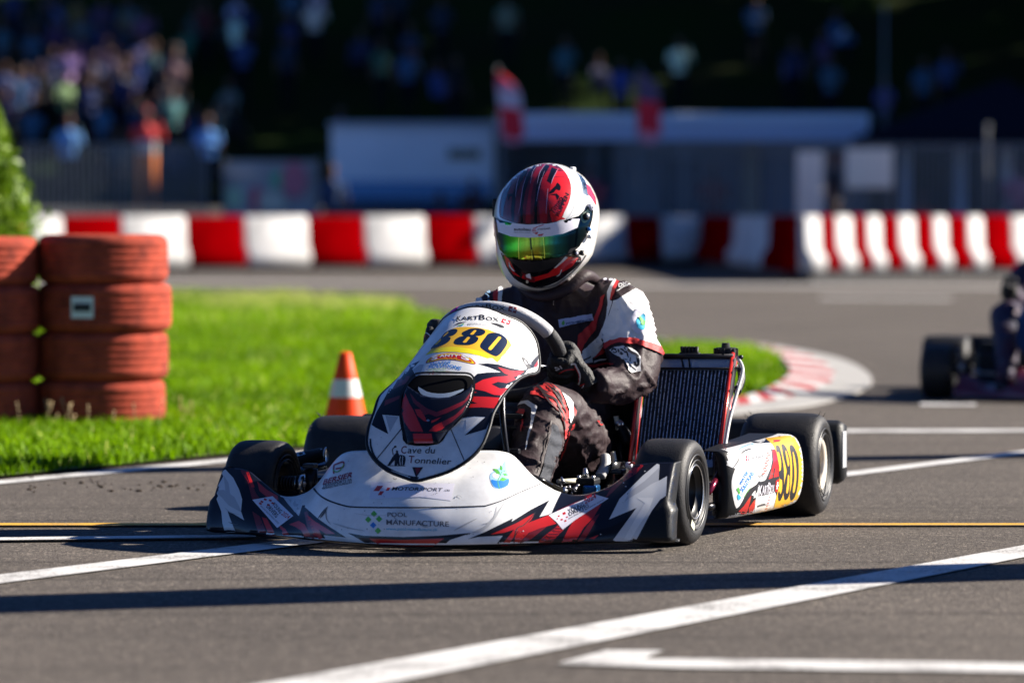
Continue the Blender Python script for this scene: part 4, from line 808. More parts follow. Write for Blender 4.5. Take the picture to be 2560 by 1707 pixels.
def front_panel(root, gfx=True, base=None, rt=None):
    s0 = MB(); s0.grid([[Vector((x, y, pz(x, y))) for y in np.linspace(-.46, .33, 100)] for x in np.linspace(-.21, .21, 60)], WH); bv0 = s0.bvh()
    if not front_panel_cache:
        half = []
        for p in PANEL_RIGHT:
            h = bv0.ray_cast(CAML, lray(*p))[0]
            if h is not None: half.append((max(.002, h.x), h.y))
            else: print('panel miss', p)
        ytop = half[0][1]; ybot = half[-1][1]-.004
        half = [(x, y + (.014 if i_ < 2 else (.008 if i_ == 2 else 0))) for i_, (x, y) in enumerate(half)]; ytop = half[0][1]
        hh_ = [half[0]]
        for p_ in half[1:]:
            if math.hypot(p_[0]-hh_[-1][0], p_[1]-hh_[-1][1]) > .014: hh_.append(p_)
        half = hh_
        poly = [(0, ytop)] + half + [(0, ybot)] + [(-x, y) for x, y in half[::-1]]; front_panel_cache.append(poly); print('panel', [(round(a, 3), round(c, 3)) for a, c in half])
    poly = sm(front_panel_cache[0], 3)
    pv, ff = cdt(poly, .008); b = MB(); b.add([Vector((x, y, pz(x, y))) for x, y in pv], ff, base or WH); b = thick(b, .004)
    # rubber edge trim
    b2 = MB(); b2.tube([Vector((x, y, pz(x, y)-.002)) for x, y in poly + [poly[0]]], .0042, BKP, 8, caps=False)
    bv = b.bvh()
    if gfx:
        D = lambda poly, m, lay=1, step=7: decal(b, bv, poly, m, lay, step)
        D(z2(890,700, 920,672, 1000,662, 1105,660, 1010,622, 925,596, 1000,590, 1080,598, 1160,622, 1250,642, 1300,640, 1360,560, 1400,520, 1420,660, 1280,690, 1180,770, 1100,880, 1040,990, 990,1105, 820,1155, 985,1010, 900,1005, 780,1020, 830,950, 870,860, 885,760), NV, 1)
        for q in ((890,760, 960,720, 1050,698, 1180,688, 1222,715, 1150,745, 1080,735, 1030,755, 1100,790, 1160,782, 1110,842, 1050,838, 980,810, 890,790), (835,938, 850,912, 920,905, 860,880, 875,850, 1000,853, 1097,860, 1070,912, 1050,942, 950,935), (1080,620, 1180,648, 1287,652, 1250,682, 1200,700, 1130,668), (885,812, 920,818, 885,826), (1365,610, 1392,570, 1395,600, 1375,625)): D(z2(*q), RE, 2)
        D(z2(1310,640, 1395,612, 1400,650, 1330,665, 1290,680), WH, 2)
        D(z2(470,570, 400,600, 280,690, 200,850, 130,970, 90,1070, 120,1092, 222,1145, 175,993, 305,1003, 315,950, 330,850, 390,740, 440,690, 410,635), NV, 1)
        for q in ((330,695, 392,690, 372,740, 250,800, 290,735), (200,880, 335,835, 325,860, 190,925)): D(z2(*q), DR, 2)
        D(z2(415,640, 470,600, 500,600, 470,680, 445,690), GY, 1); D(z2(200,1000, 300,1010, 270,1060, 235,1130), GY, 2); D(z2(830,1020, 930,1018, 870,1080, 830,1110), GY2, 2); D(z2(780,1060, 850,1020, 905,1015, 840,1090, 815,1140, 770,1120), GY2, 1)
        for a_, c_ in ((z2(328,1100)[0], z2(130,1342)[0]), (z2(712,1105)[0], z2(822,1362)[0])): D(line(a_, c_, 2.2), INK, 3)
        D(z2(410,1404, 496,1404, 440,1488), INK, 3, 5); D(z2(432,1408, 478,1408, 446,1466), DR, 4, 5)
        # words
        serif = INK
        text(b, bv, 'C', z2(322,1298)[0], z2(365,1298)[0], (1, -19), DR, 3, .008, .08); text(b, bv, 'ave du', z2(372,1295)[0], z2(588,1297)[0], (1, -16), serif, 3, .006, .12, sub=.6)
        text(b, bv, 'T', z2(382,1370)[0], z2(425,1372)[0], (1, -18), DR, 3, .008, .08); text(b, bv, 'onnelier', z2(428,1372)[0], z2(715,1384)[0], (1, -15), serif, 3, .006, .12, sub=.6)
        # cooper with his barrel
        D(sm(z2(300,1310, 345,1312, 358,1335, 352,1375, 340,1392, 300,1390, 290,1350), 2), INK, 3, 4); D(sm(z2(255,1325, 285,1290, 305,1300, 300,1340, 290,1392, 270,1392, 272,1350, 240,1385, 215,1392, 240,1350), 2), INK, 3, 4)
        D(ell(z2(290,1283)[0], 3, 3.5), INK, 3, 4); pline(b, bv, z2(262,1310, 255,1265, 278,1245), 2.2, INK, 3); D(ell(z2(277,1243)[0], 3.4, 2.4), INK, 3, 4); D(line(z2(212,1392)[0], z2(355,1394)[0], 1.6), INK, 3); pline(b, bv, z2(318,1318, 312,1350, 318,1388), 1.2, WH, 4); pline(b, bv, z2(336,1318, 334,1350, 332,1388), 1.2, WH, 4)
        # number plate
        D(a4(300,1025, 420,900, 520,790, 640,660, 740,580, 840,543, 1000,533, 1200,545, 1400,585, 1560,650, 1700,730, 1760,790, 1790,850, 1640,1050, 1545,1150, 1460,1075, 1370,1077, 1250,1032, 1050,990, 800,965, 600,965, 420,985), YE, 1, 6)
        D(a4(300,1025, 350,985, 430,950, 580,890, 750,878, 900,883, 1100,918, 1250,960, 1370,1010, 1400,1077, 1370,1079, 1250,1034, 1050,992, 800,967, 600,967, 420,987), YE2, 2, 6); D(a4(1700,730, 1832,900, 1780,1118, 1640,1080, 1600,1070, 1700,960, 1790,850), PY, 1, 6)
        D(sm(a4(990,605, 1080,568, 1200,561, 1290,578, 1336,612, 1320,655, 1250,690, 1170,695, 1215,722, 1205,770, 1150,820, 1050,850, 900,846, 820,832, 797,800, 830,745, 900,705, 965,693, 935,660, 950,625), 3), NUM, 3, 6)
        D(a4(1140,598, 1165,592, 1187,604, 1132,668, 1100,674, 1072,664), YE, 4, 6); D(a4(1025,715, 1050,710, 1077,722, 1008,806, 975,812, 945,802), YE, 4, 6)
        D(sm(a4(1390,655, 1480,635, 1580,650, 1680,715, 1716,790, 1690,870, 1610,985, 1550,1035, 1500,1041, 1380,985, 1265,905, 1250,850, 1290,780, 1350,700), 3), NUM, 3, 6); D(a4(1560,705, 1590,705, 1612,728, 1445,932, 1412,940, 1388,918, 1395,895), YE, 4, 6)
        D(sm(a4(640,640, 740,582, 820,573, 856,590, 845,630, 790,680, 690,704, 735,716, 728,760, 680,810, 580,860, 470,897, 395,915, 440,855, 500,800, 560,735), 3), NUM, 3, 6); D(a4(640,665, 700,617, 695,645, 630,700, 600,712), YE, 4, 6); D(a4(510,800, 575,733, 565,782, 500,840, 455,850), YE, 4, 6)
        # round bar badge
        D(sm(a4(308,1150, 360,1085, 500,1020, 700,985, 900,1000, 1060,1060, 1167,1155, 1140,1180, 1000,1150, 850,1115, 700,1098, 550,1108, 430,1135, 335,1160), 3), RE, 2, 5); D(sm(a4(330,1148, 375,1092, 505,1030, 700,997, 895,1012, 1050,1070, 1140,1155, 1130,1168, 1000,1140, 850,1105, 700,1090, 550,1098, 430,1125, 345,1150), 3), YE2, 3, 5); D(sm(a4(365,1135, 400,1092, 520,1040, 700,1010, 885,1025, 1035,1080, 1110,1145, 1000,1130, 850,1095, 700,1080, 550,1088, 440,1112), 3), RE, 4, 5)
        text(b, bv, "S", a4(405,1120)[0], a4(510,1092)[0], (2, -10), PAPER, 5, .03); text(b, bv, "ANTY'", a4(545,1065)[0], a4(890,1062)[0], (1, -6.5), PAPER, 5, .03, bend=1.5); text(b, bv, "S", a4(915,1085)[0], a4(1060,1130)[0], (1, -11), PAPER, 5, .03); text(b, bv, "BAR", a4(600,1095)[0], a4(850,1100)[0], (1, -4), OG, 5, .02, .3)
        text(b, bv, 'WATER', a4(375,1200)[0], a4(735,1175)[0], (2, -7), BLU, 3, .03, .2, bend=1); text(b, bv, 'SOLUTIONS', a4(340,1258)[0], a4(915,1290)[0], (2, -9), BLU, 3, .03, .2, bend=5)
        text(b, bv, 'GESTION DE L EAU', a4(350,1285)[0], a4(660,1268)[0], (0, -3), GRN, 3, 0); text(b, bv, 'TRAITEMENT ENTRETIEN CONSEIL', a4(330,1325)[0], a4(880,1342)[0], (0, -3), GRN, 3, 0, bend=3); text(b, bv, 'YOUNG DRIVERS', a4(470,1335)[0], a4(620,1335)[0], (1, -4.5), INK, 4, .02); text(b, bv, '2024', a4(645,1322)[0], a4(745,1330)[0], (1, -3.5), RE, 4, .01)
        for c in ((380,1340), (405,1325), (440,1310), (430,1345)): D(rect(a4(*c)[0], 3, 2.4), RE, 4, 4)
        text(b, bv, 'K', a4(835,448)[0], a4(912,430)[0], (2, -13), INK, 5, .02, sub=.5); text(b, bv, 'ART', a4(920,426)[0], a4(1215,412)[0], (1, -9.5), INK, 4, .012, sub=.6); text(b, bv, 'B', a4(1228,416)[0], a4(1330,420)[0], (1, -13), INK, 4, .014); text(b, bv, 'OX.', a4(1345,424)[0], a4(1590,450)[0], (1, -9.5), INK, 4, .012, sub=.6)
        D(a4(1637,390, 1782,432, 1748,500, 1605,458), RE, 3, 5); D(line(a4(1645,432)[0], a4(1742,460)[0], 3.2), PAPER, 4); D(line(a4(1712,418)[0], a4(1675,474)[0], 3.4), PAPER, 4)
        for c, m in (((890,510), GRN), ((950,490), GRN), ((930,512), CY_)): D(rect(a4(*c)[0], 6, 2.2, -10), m, 3, 4)
        text(b, bv, 'POOL', a4(1050,485)[0], a4(1210,485)[0], (0, -2.6), SCUFF2, 3); text(b, bv, 'MANUFACTURE', a4(1040,505)[0], a4(1560,560)[0], (0, -3), SCUFF2, 3, bend=4)
        D(sm(a4(815,502, 880,462, 1025,448, 930,470, 840,500), 2), INK, 3, 5); D(sm(a4(1420,468, 1520,474, 1620,502, 1674,545, 1620,555, 1530,515), 2), INK, 3, 5)
        D(sm(a4(1962,1062, 2010,1070, 2080,1140, 2120,1250, 2060,1230, 2000,1150), 2), INK, 3, 5); D(sm(a4(2010,1100, 2040,1140, 2060,1190, 2020,1160), 2), PAPER, 4, 4); D(line(a4(2070,1150)[0], a4(2125,1180)[0], 3), ALUM, 5); D(line(a4(2040,1210)[0], a4(2170,1330)[0], 1.2), SCUFF, 5)
        D(ell(a4(768,418)[0], 1.3, 3.2), BLU, 3, 3)
        pline(b, bv, z2(1405,655, 1360,668, 1290,690, 1225,735, 1180,785, 1110,890, 1060,985, 1030,1080, 1005,1150, 960,1240, 860,1345, 700,1440, 520,1492, 380,1480, 250,1432, 132,1345, 88,1250, 82,1180), [2.5, 2.5, 3, 5, 8, 8, 6, 4], INK, 3)
        # air scoop mouth: its dark hollow laid on as a flat black skin
        D(sm(z2(440,695, 520,684, 760,684, 850,690, 885,720, 892,780, 880,860, 820,990, 700,1115, 610,1225, 365,1225, 330,1095, 316,960, 325,860, 370,770), 3), mat('matt_black', (.003, .003, .004), .9, spec=.1), 5)
    rr = random.Random(5)
    if gfx:
        for _ in range(26): D(ell((rr.uniform(935, 1210), rr.uniform(1060, 1170)), rr.uniform(.5, 1.3), .7, 0, 7), SCUFF, 3, 4)
    o_ = b.build('front_panel', root); b2.build('edge_trim', o_)
    return o_, bv
front_panel_cache = []
def scoop(panel, bv):
    lip = z2(335,880, 348,810, 372,765, 420,800, 480,835, 540,852, 620,860, 700,854, 780,832, 840,795, 878,750, 890,800); low = z2(872,880, 822,990, 742,1080, 685,1125, 612,1220, 368,1220, 345,1112, 322,985)
    poly = lip+low; lowp = [lip[-1]]+low+[lip[0]]
    pv, ff = cdt(poly, 6)
    def dist(p):
        best = 1e9
        for a, c in zip(lowp, lowp[1:]):
            vx, vy = c[0]-a[0], c[1]-a[1]; t = max(0, min(1, ((p[0]-a[0])*vx+(p[1]-a[1])*vy)/(vx*vx+vy*vy))); best = min(best, math.hypot(p[0]-a[0]-vx*t, p[1]-a[1]-vy*t))
        return best
    P = []
    for p in pv:
        h, n, _, _ = bv.ray_cast(CAML, lray(*p)); n = n if n.dot(lray(*p)) < 0 else -n
        fw = Vector((0, -1, .35)).normalized(); P.append(h - lray(*p)*(.003+.020*(1-math.exp(-dist(p)/22))))
    s = MB(); s.add(P, ff, NV); s = thick(s, .004); sb = s.bvh()
    D = lambda poly, m, lay=1, step=6: decal(s, sb, poly, m, lay, step)
    D(z2(340,850, 352,820, 385,900, 420,960, 495,1125, 400,1125, 350,1050, 325,960), RE, 1); D(z2(430,950, 480,950, 530,1050, 500,1040, 450,1000), RE, 1)
    D(z2(390,820, 440,880, 520,940, 600,972, 700,935, 820,880, 872,810, 862,860, 800,920, 690,975, 600,1010, 500,970, 420,900), DR, 1)
    D(z2(540,1122, 580,1080, 640,1050, 662,1090, 640,1110, 600,1124), RE, 1); D(z2(560,1040, 610,1020, 640,1010, 600,1040, 560,1058), RE, 1); D(z2(850,900, 800,980, 720,1050, 650,1090, 640,1050, 740,1000), DR, 1); D(z2(415,1140, 560,1140, 575,1215, 425,1215), RE, 1); D(z2(470,950, 540,985, 500,1000), DR, 1)
    D(ell(z2(533,1037)[0], 4, 2.6), ALUM, 2, 4); D(ell(z2(520,1030)[0], 2, 2), INK, 3, 4); pline(s, sb, z2(330,1090, 400,1125, 560,1132, 680,1118), 2, INK, 2)
    s.build('air_scoop', panel)
    # pale crescent inside the mouth
    q = MB(); decal(q, bv, sm(z2(468,806, 530,842, 620,858, 720,850, 816,822, 796,846, 700,888, 612,918, 560,902, 484,856), 2), mat('scoop_blade', (.42, .50, .58), .5), 75, 6); q.build('scoop_blade', panel)
    q = MB(); pline(q, bv, z2(440,690, 520,680, 760,681, 852,688, 888,720, 896,780, 884,865, 826,992, 742,1085), 5, BKP, 38, 6); pline(q, bv, z2(440,690, 375,765, 330,850, 318,960, 332,1095, 372,1225), 5, BKP, 38, 6); q.build('scoop_rim', panel)
def side_pod(root, s_=1, gfx=True, base=None):
    MAXJ[0] = .1
    plan = catmull([(.572, .40, 0), (.570, .345, 0), (.582, .308, 0), (.605, .308, 0), (.632, .35, 0), (.650, .425, 0), (.664, .51, 0), (.68, .62, 0), (.688, .74, 0), (.688, .82, 0)], 7)
    P = []
    for i, p in enumerate(plan):
        inner = Vector((.47, max(p.y, .36)+.05, 0)); n = len(plan); row = []
        f = i/(n-1); zb, zt = .040+.002*f, (.205+.026*f if s_ > 0 else .12)
        for k in range(25):
            a = math.pi*(-.5 + k/24); bul = math.cos(a)**.45 if math.cos(a) > 0 else 0; z = (zb+zt)/2 + math.sin(a)*(zt-zb)/2
            q = Vector((p.x, p.y, 0)).lerp(Vector((.50, p.y+.03, 0)), (1-bul)*.38); row.append(Vector((q.x*s_, q.y, z)))
        row.append(Vector((.53*s_, p.y+.05, zt-.002))); row.insert(0, Vector((.53*s_, p.y+.05, zb-.001)))
        P.append(row)
    b = MB(); b.grid(P, base or WH); kb = b.mi(BKP)
    for i, f in enumerate(b.f):
        c = sum((b.v[j] for j in f), Vector())/4
        if abs(c.x) < .578 or (abs(c.x) < .60 and c.y < .33): b.m[i] = kb
    e = P[-1]; b.add(e, [tuple(range(len(e)))], BKP, False); e = P[0]; b.add(e, [tuple(range(len(e)))], BKP, False)
    bv = b.bvh()
    if gfx:
        D = lambda poly, m, lay=1, step=6: decal(b, bv, poly, m, lay, step)
        D(a3(60,200, 240,270, 205,350, 210,480, 240,540, 320,575, 380,590, 340,700, 320,800, 318,900, 340,1050, 370,1180, 400,1250, 500,1200, 640,1020, 720,1060, 690,1220, 660,1330, 560,1400, 60,1500), BKP, 1)
        D(a3(430,1290, 520,1200, 580,1110, 640,1025, 620,1130, 590,1240, 560,1330, 470,1330), RE, 2); D(a3(600,1230, 650,1160, 705,1090, 695,1230, 650,1320, 600,1310), RE, 2)
        pline(b, bv, a3(400,1252, 460,1220, 530,1130, 620,980, 740,870, 770,800), [3, 6, 10, 14, 8, 3], INK, 2); pline(b, bv, a3(345,580, 420,480, 450,400, 510,320, 600,280, 680,265), [1, 4, 5, 4, 1], INK, 2)
        D(a3(720,880, 760,810, 880,770, 960,580, 985,450, 960,270, 1060,280, 1100,560, 1095,1000, 1050,1200, 990,1000, 700,1060), INK, 1); D(a3(670,1080, 740,960, 760,860, 770,860, 750,1050), GY2, 2)
        D(a3(985,290, 1050,290, 1090,500, 1095,720, 1000,740, 920,770, 960,640, 1000,480), RE, 2); D(a3(1010,590, 1030,590, 1000,750, 985,750), INK, 3); D(a3(780,740, 890,690, 930,560, 980,450, 960,560, 920,660, 860,790, 775,810), GY2, 2)
        D(a3(735,1060, 1030,985, 1045,1040, 1010,1200, 950,1280, 690,1320, 700,1200), WH, 2)
        for k in range(9):
            c = (890-k*9+(k % 2)*22, 330+k*42); D([(x+0, y) for x, y in a3(c[0], c[1], c[0]+52, c[1]-14, c[0]+44, c[1]+14, c[0]-8, c[1]+26)], mat('print_salmon', (.62, .12, .10), .4), 3, 5)
        D(a3(870,100, 1200,60, 1500,60, 1520,1250, 1400,1180, 1250,1215, 1110,1225, 1010,1225, 1050,1040, 1090,880, 1095,560, 1050,330, 985,200), YE, 3)
        D(a3(1110,1185, 1330,1170, 1420,1170, 1420,1230, 1110,1245), YE2, 4); D(a3(640,160, 880,120, 1120,60, 1130,130, 990,170, 800,180, 700,175), NV, 2); D(a3(1000,130, 1120,125, 1100,155, 990,170), RE, 4); D(a3(700,150, 870,128, 860,150, 760,168), GY2, 3)
        dg = [((1040,225, 1075,222, 1110,270, 1160,520, 1172,720, 1168,960, 1130,1080, 1100,1122, 1078,1100, 1072,1000, 1095,960, 1110,1010, 1140,940, 1140,780, 1100,760, 1085,640, 1120,620, 1125,480, 1090,330, 1060,330, 1045,300), 'x'),
              ((1130,205, 1165,205, 1210,260, 1262,420, 1275,600, 1268,900, 1250,1040, 1210,1098, 1175,1090, 1165,960, 1190,760, 1215,640, 1190,520, 1160,400, 1140,280), 'x'), ((1265,225, 1300,210, 1350,270, 1400,420, 1412,640, 1395,880, 1350,1050, 1300,1108, 1272,1095, 1265,1000, 1300,820, 1305,560, 1290,400, 1270,300), 'x')]
        for q, _ in dg: D(sm(a3(*q), 2), INK, 5, 5)
        for q in ((1190,300, 1215,330, 1255,500, 1235,560, 1210,430), (1232,700, 1255,720, 1250,900, 1222,1000, 1205,960, 1225,800), (1310,330, 1330,350, 1365,520, 1370,760, 1345,960, 1315,985, 1318,900, 1340,760, 1335,560)): D(sm(a3(*q), 2), YE, 6, 5)
        text(b, bv, 'WATER', a3(475,865)[0], a3(600,655)[0], (-6, -4), BLU, 3, .03, .1); text(b, bv, 'SOLUTIONS', a3(500,975)[0], a3(688,670)[0], (-8, -5), BLU, 3, .03, .1); D(line(a3(470,1020)[0], a3(690,690)[0], 1), CY_, 3)
        text(b, bv, 'GESTION DE L EAU', a3(500,1030)[0], a3(620,850)[0], (-2, -1), GRN, 3); text(b, bv, 'TRAITEMENT CONSEIL', a3(520,1070)[0], a3(730,760)[0], (-2, -1), GRN, 3)
        D(sm(a3(400,930, 430,900, 450,940, 420,970), 2), GRN, 3, 4); D(sm(a3(430,960, 460,960, 450,1010, 425,990), 2), GRN, 3, 4); D(sm(a3(420,1010, 460,1040, 470,1080, 430,1110, 410,1060), 2), CY_, 3, 4)
        text(b, bv, 'www.pool-manufacture.ch', a3(325,465)[0], a3(700,205)[0], (-5, -4), CY_, 3, .005, bend=10)
        D(a3(552,385, 595,372, 600,465, 552,475), RE, 3, 5); D(line(a3(575,392)[0], a3(576,458)[0], 2), PAPER, 4); D(line(a3(560,428)[0], a3(592,422)[0], 2), PAPER, 4); text(b, bv, 'Timeo Ruppen', a3(605,465)[0], a3(835,425)[0], (0, -10), INK, 3, -.005, .3)
        text(b, bv, 'K', a3(758,1040)[0], a3(810,1030)[0], (2, -26), PAPER, 4, .01); text(b, bv, 'ART', a3(815,1020)[0], a3(915,1005)[0], (1, -22), PAPER, 4, .01); text(b, bv, 'B', a3(918,1005)[0], a3(955,1000)[0], (0, -28), PAPER, 4, .01); text(b, bv, 'OX.', a3(958,1000)[0], a3(1020,990)[0], (0, -21), PAPER, 4, .01)
        D(a3(1040,790, 1100,760, 1070,970, 1028,975), RE, 4, 5); D(line(a3(1070,810)[0], a3(1055,930)[0], 2.6), PAPER, 5); D(line(a3(1045,880)[0], a3(1082,865)[0], 3.4), PAPER, 5)
        text(b, bv, 'autobau', a3(735,1225)[0], a3(862,1185)[0], (0, -7), INK, 4, .02)
        for k in range(6): D(rect(a3(870+k*14, 1290-k*46)[0], 6-k*.6, 2.4, -28), RE, 4, 4)
        rr = random.Random(8)
        for _ in range(22):
            x, y = rr.uniform(720, 960), rr.choice([rr.uniform(640, 740), rr.uniform(1180, 1230), rr.uniform(260, 300)]); D(line(a3(x, y)[0], a3(x+rr.uniform(40, 130), y-rr.uniform(5, 30))[0], rr.uniform(.5, 1.2)), SCUFF, 5, 5)
    MAXJ[0] = .03
    return b.build('side_pod', root, fixn=False)
def tubes(name, root, defs, m, seg=10):
    b = MB()
    for p, r in defs: b.tube(catmull(p, 6) if len(p) > 2 else p, r, m, seg)
    return b.build(name, root)
def kart(M, label, gfx, colours=None):
    root = tag(empty('racing_kart', M=M), label, 'go-kart'); c = colours or {}
    for x, y, Rr, W, fr, s_, st in ((.53, 0, .130, .128, 1, 1, -3), (-.53, 0, .120, .128, 1, -1, -3), (.592, 1.05, .138, .205, 0, 1, 0), (-.64, 1.05, .126, .205, 0, -1, 0)): wheel(root, x, y, Rr, W, fr, s_, st)
    spoiler(root, gfx, c.get('spoiler')); pn, bv = front_panel(root, gfx, c.get('panel'))
    if not gfx:
        for o_ in root.children:
            if o_.name.startswith('front_spoiler'): o_.scale = (.80, .9, .62); o_.location = (.03, .06, 0)
    if gfx: scoop(pn, bv)
    side_pod(root, 1, gfx, c.get('pod')); side_pod(root, -1, False, BKP)
    tubes('chassis_tubes', root, [(((-.24, -.22, .062), (-.25, .2, .05), (-.27, .6, .05), (-.33, 1.12, .07)), .015), (((.24, -.22, .062), (.25, .2, .05), (.27, .6, .05), (.33, 1.12, .07)), .015), (((-.24, -.22, .062), (-.1, -.28, .062), (.1, -.28, .062), (.24, -.22, .062)), .015), (((-.40, 0, .075), (-.25, -.02, .06), (.25, -.02, .06), (.40, 0, .075)), .014), (((-.27, .6, .05), (.27, .6, .05)), .014), (((.25, .2, .06), (.45, .30, .09), (.50, .42, .1), (.50, .75, .1), (.3, .85, .07)), .010), (((-.25, .2, .06), (-.45, .30, .09), (-.50, .42, .1), (-.50, .75, .1), (-.3, .85, .07)), .010), (((-.2, -.12, .07), (.2, -.12, .07)), .009), (((.17, -.12, .07), (.13, -.1, .3), (.1, .02, .44)), .008), (((-.17, -.12, .07), (-.13, -.1, .3), (-.1, .02, .44)), .008)], PIPE)
    b = MB(); b.box((0, .18, .035), (.46, .86, .008), DKM); b.build('floor_tray', root)
    b = MB(); b.tube([(-.6, 1.05, .138), (.55, 1.05, .138)], .02, ALUM, 16)
    for x in (-.3, .3): b.lathe([(x-.02, .02), (x-.02, .045), (x+.02, .045), (x+.02, .02)], DKM, Matrix.Translation((0, 1.05, .138)), 24)
    b.lathe([(-.18, .02), (-.18, .085), (-.172, .085), (-.172, .02)], ALUM, Matrix.Translation((0, 1.05, .138)), 40); b.build('rear_axle', root)
    for s_ in (-1, 1):
        b = MB(); b.tube([(s_*.40, 0, .10), (s_*.40, 0, .17)], .016, DKM, 14); b.tube([(s_*.40, 0, .132), (s_*.50, 0, .132)], .012, ALUM, 12); b.lathe([(s_*.418, .012), (s_*.418, .022), (s_*.436, .022), (s_*.436, .012)], ALUM, Matrix.Translation((0, 0, .132)), 20)
        for k in range(5): b.lathe([(s_*(.442+k*.008), .012), (s_*(.442+k*.008), .019), (s_*(.448+k*.008), .019), (s_*(.448+k*.008), .012)], DKM, Matrix.Translation((0, 0, .132)), 20)
        b.tube([(s_*.40, .0, .12), (s_*.37, .09, .11), (s_*.02, .06, .10)], .006, ALUM, 8); b.ball((s_*.37, .09, .115), .012, ALUM, 8); b.box((s_*.40, -.01, .178), (.03, .04, .012), DKM, bev=.003); b.build('stub_axle', root)
    # steering wheel
    C = L(1250, 880, .30); tau = R(43); e1 = Vector((1, 0, 0)); e2 = Vector((0, -math.sin(tau), math.cos(tau))); nf = Vector((0, -math.cos(tau), -math.sin(tau))); RR_ = .158
    def ring(a): return C + (e1*math.cos(a)+e2*math.sin(a))*RR_
    t = tag(empty('steering_wheel', C)); t.parent = root
    SG = mat('grey_leather', (.50, .50, .52), .42, bump=.5, bscale=420); SB = mat('black_suede', (.02, .02, .022), .6, bump=.5, bscale=420)
    b = MB(); N_ = 96
    for a0, a1_, m in ((27, 118, SG), (118, 126, MAG), (126, 165, SG), (165, 387, SB)):
        n_ = max(3, int((a1_-a0)/4)); b.tube([ring(R(a0+(a1_-a0)*k/n_))-C for k in range(n_+1)], .0178 if m is not MAG else .0182, m, 18)
    bw = MB(); bw.v = [v+C for v in b.v]; bw.f = b.f; bwv = bw.bvh()
    if gfx:
        q = MB()
        text(q, bwv, 'K', a8(185,655)[0], a8(240,640)[0], (0, -10), INK, 2, .015); text(q, bwv, 'ART', a8(245,630)[0], a8(540,612)[0], (1, -9), INK, 2, .012, bend=2); text(q, bwv, 'B', a8(553,610)[0], a8(662,612)[0], (1, -12), INK, 2, .015); text(q, bwv, 'OX.', a8(672,622)[0], a8(940,652)[0], (1, -10), INK, 2, .015)
        decal(q, bwv, a8(992,560, 1140,590, 1120,698, 968,655), DR, 2, 5); decal(q, bwv, line(a8(1010,622)[0], a8(1112,640)[0], 3.5), GY, 3, 5); decal(q, bwv, line(a8(1072,585)[0], a8(1050,670)[0], 3.5), GY, 3, 5)
        b.add([v-C for v in q.v], q.f, INK); k0 = len(b.f)-len(q.f)
        for i_, mm in enumerate(q.m): b.m[k0+i_] = b.mi(q.ms[mm])
    b.build('rim', t)
    b = MB()
    for a in (R(90), R(205), R(335)): b.tube([Vector((0, 0, 0))+nf*.02, (ring(a)-C)*.55+nf*.012, (ring(a)-C)*.93], [.012, .009, .007], ALUM if a != R(90) else DKM, 10)
    b.tube([nf*-.005, nf*.04], .032, DKM, 20); b.build('hub_spokes', t)
    b = MB(); b.tube([nf*.04, nf*.30, nf*.46], .011, DKM, 12); b.build('column', t)
    # radiator
    t = tag(empty('radiator')); t.parent = root
    TL, TR_, BL, BR_ = L(1612, 893, .70), L(1832, 893, .70), L(1584, 1150, .50), L(1797, 1150, .50); nrm = (TR_-TL).cross(BL-TL).normalized(); nrm = nrm if nrm.y < 0 else -nrm
    def Q(u, v, w_=0): return (TL.lerp(TR_, u)).lerp(BL.lerp(BR_, u), v) + nrm*w_
    def slab(b, u0, u1, v0, v1, w0, w1, m):
        P = [Q(u, v, w_) for w_ in (w0, w1) for v in (v0, v1) for u in (u0, u1)]; b.add(P, [(0, 1, 3, 2), (4, 6, 7, 5), (0, 4, 5, 1), (2, 3, 7, 6), (0, 2, 6, 4), (1, 5, 7, 3)], m, False)
    CORE = mat('radiator_core', (.006, .006, .009), .55, bump=.9, bscale=500); FIN = mat('radiator_fin', (.50, .62, .82), .4, .3); TANK = mat('radiator_tank', (.26, .33, .42), .35, .5, bump=.3, bscale=60); REDA = mat('red_anodised', (.62, .03, .02), .3, .3, coat=.5)
    b = MB(); slab(b, .03, .97, .12, 1.0, -.03, -.004, CORE)
    rr = random.Random(4); b.build('core', t)
    b = MB(); nfin = 22
    for k in range(nfin):
        u = .055+.9*k/(nfin-1); slab(b, u-.0042, u+.0042, .125, .995, -.004, -.0005, FIN)
        for j in range(26):
            v = .13+.86*rr.random(); slab(b, u-.004, u+.004, v, v+.006, -.0005, .0002, CORE)
    for k in range(nfin-1):      # zig-zag fins between the water tubes
        u0 = .055+.9*k/(nfin-1); u1 = u0+.9/(nfin-1)
        for j in range(72):
            v = .125+.87*j/72; b.add([Q(u0, v, -.006), Q(u1, v+.006, -.006), Q(u1, v+.007, -.012), Q(u0, v+.001, -.012)], [(0, 1, 2, 3)], mat('fin_foil', (.035, .04, .055), .3, .8), False)
    b.build('fins', t)
    b = MB(); slab(b, .02, .98, .015, .118, -.035, .002, TANK); b.tube([Q(-.01, .0, .004), Q(1.01, .0, .004)], .0075, DKM, 12); b.tube([Q(-.01, .118, .004), Q(1.01, .118, .004)], .003, DKM, 8); b.build('tank', t); b = MB(); slab(b, .02, .98, 1.0, 1.07, -.035, .002, TANK); b.build('tank', t)
    for u, wd in ((-.035, .010), (1.0, .012)):
        b = MB()
        for w_ in (-.032, .004): b.tube([Q(u, -.03, w_), Q(u, 1.03, w_)], .0055, REDA, 10)
        slab(b, u-.004, u+.018, -.02, 1.02, -.03, .002, ALUM); b.build('side_bracket', t)
    b = MB(); b.lathe([(0, .030), (.022, .030), (.028, .026), (.028, .012), (.040, .010), (.040, 0)], BKP, Matrix.Translation(Q(.90, -.035, -.02)), 20, 'Z')
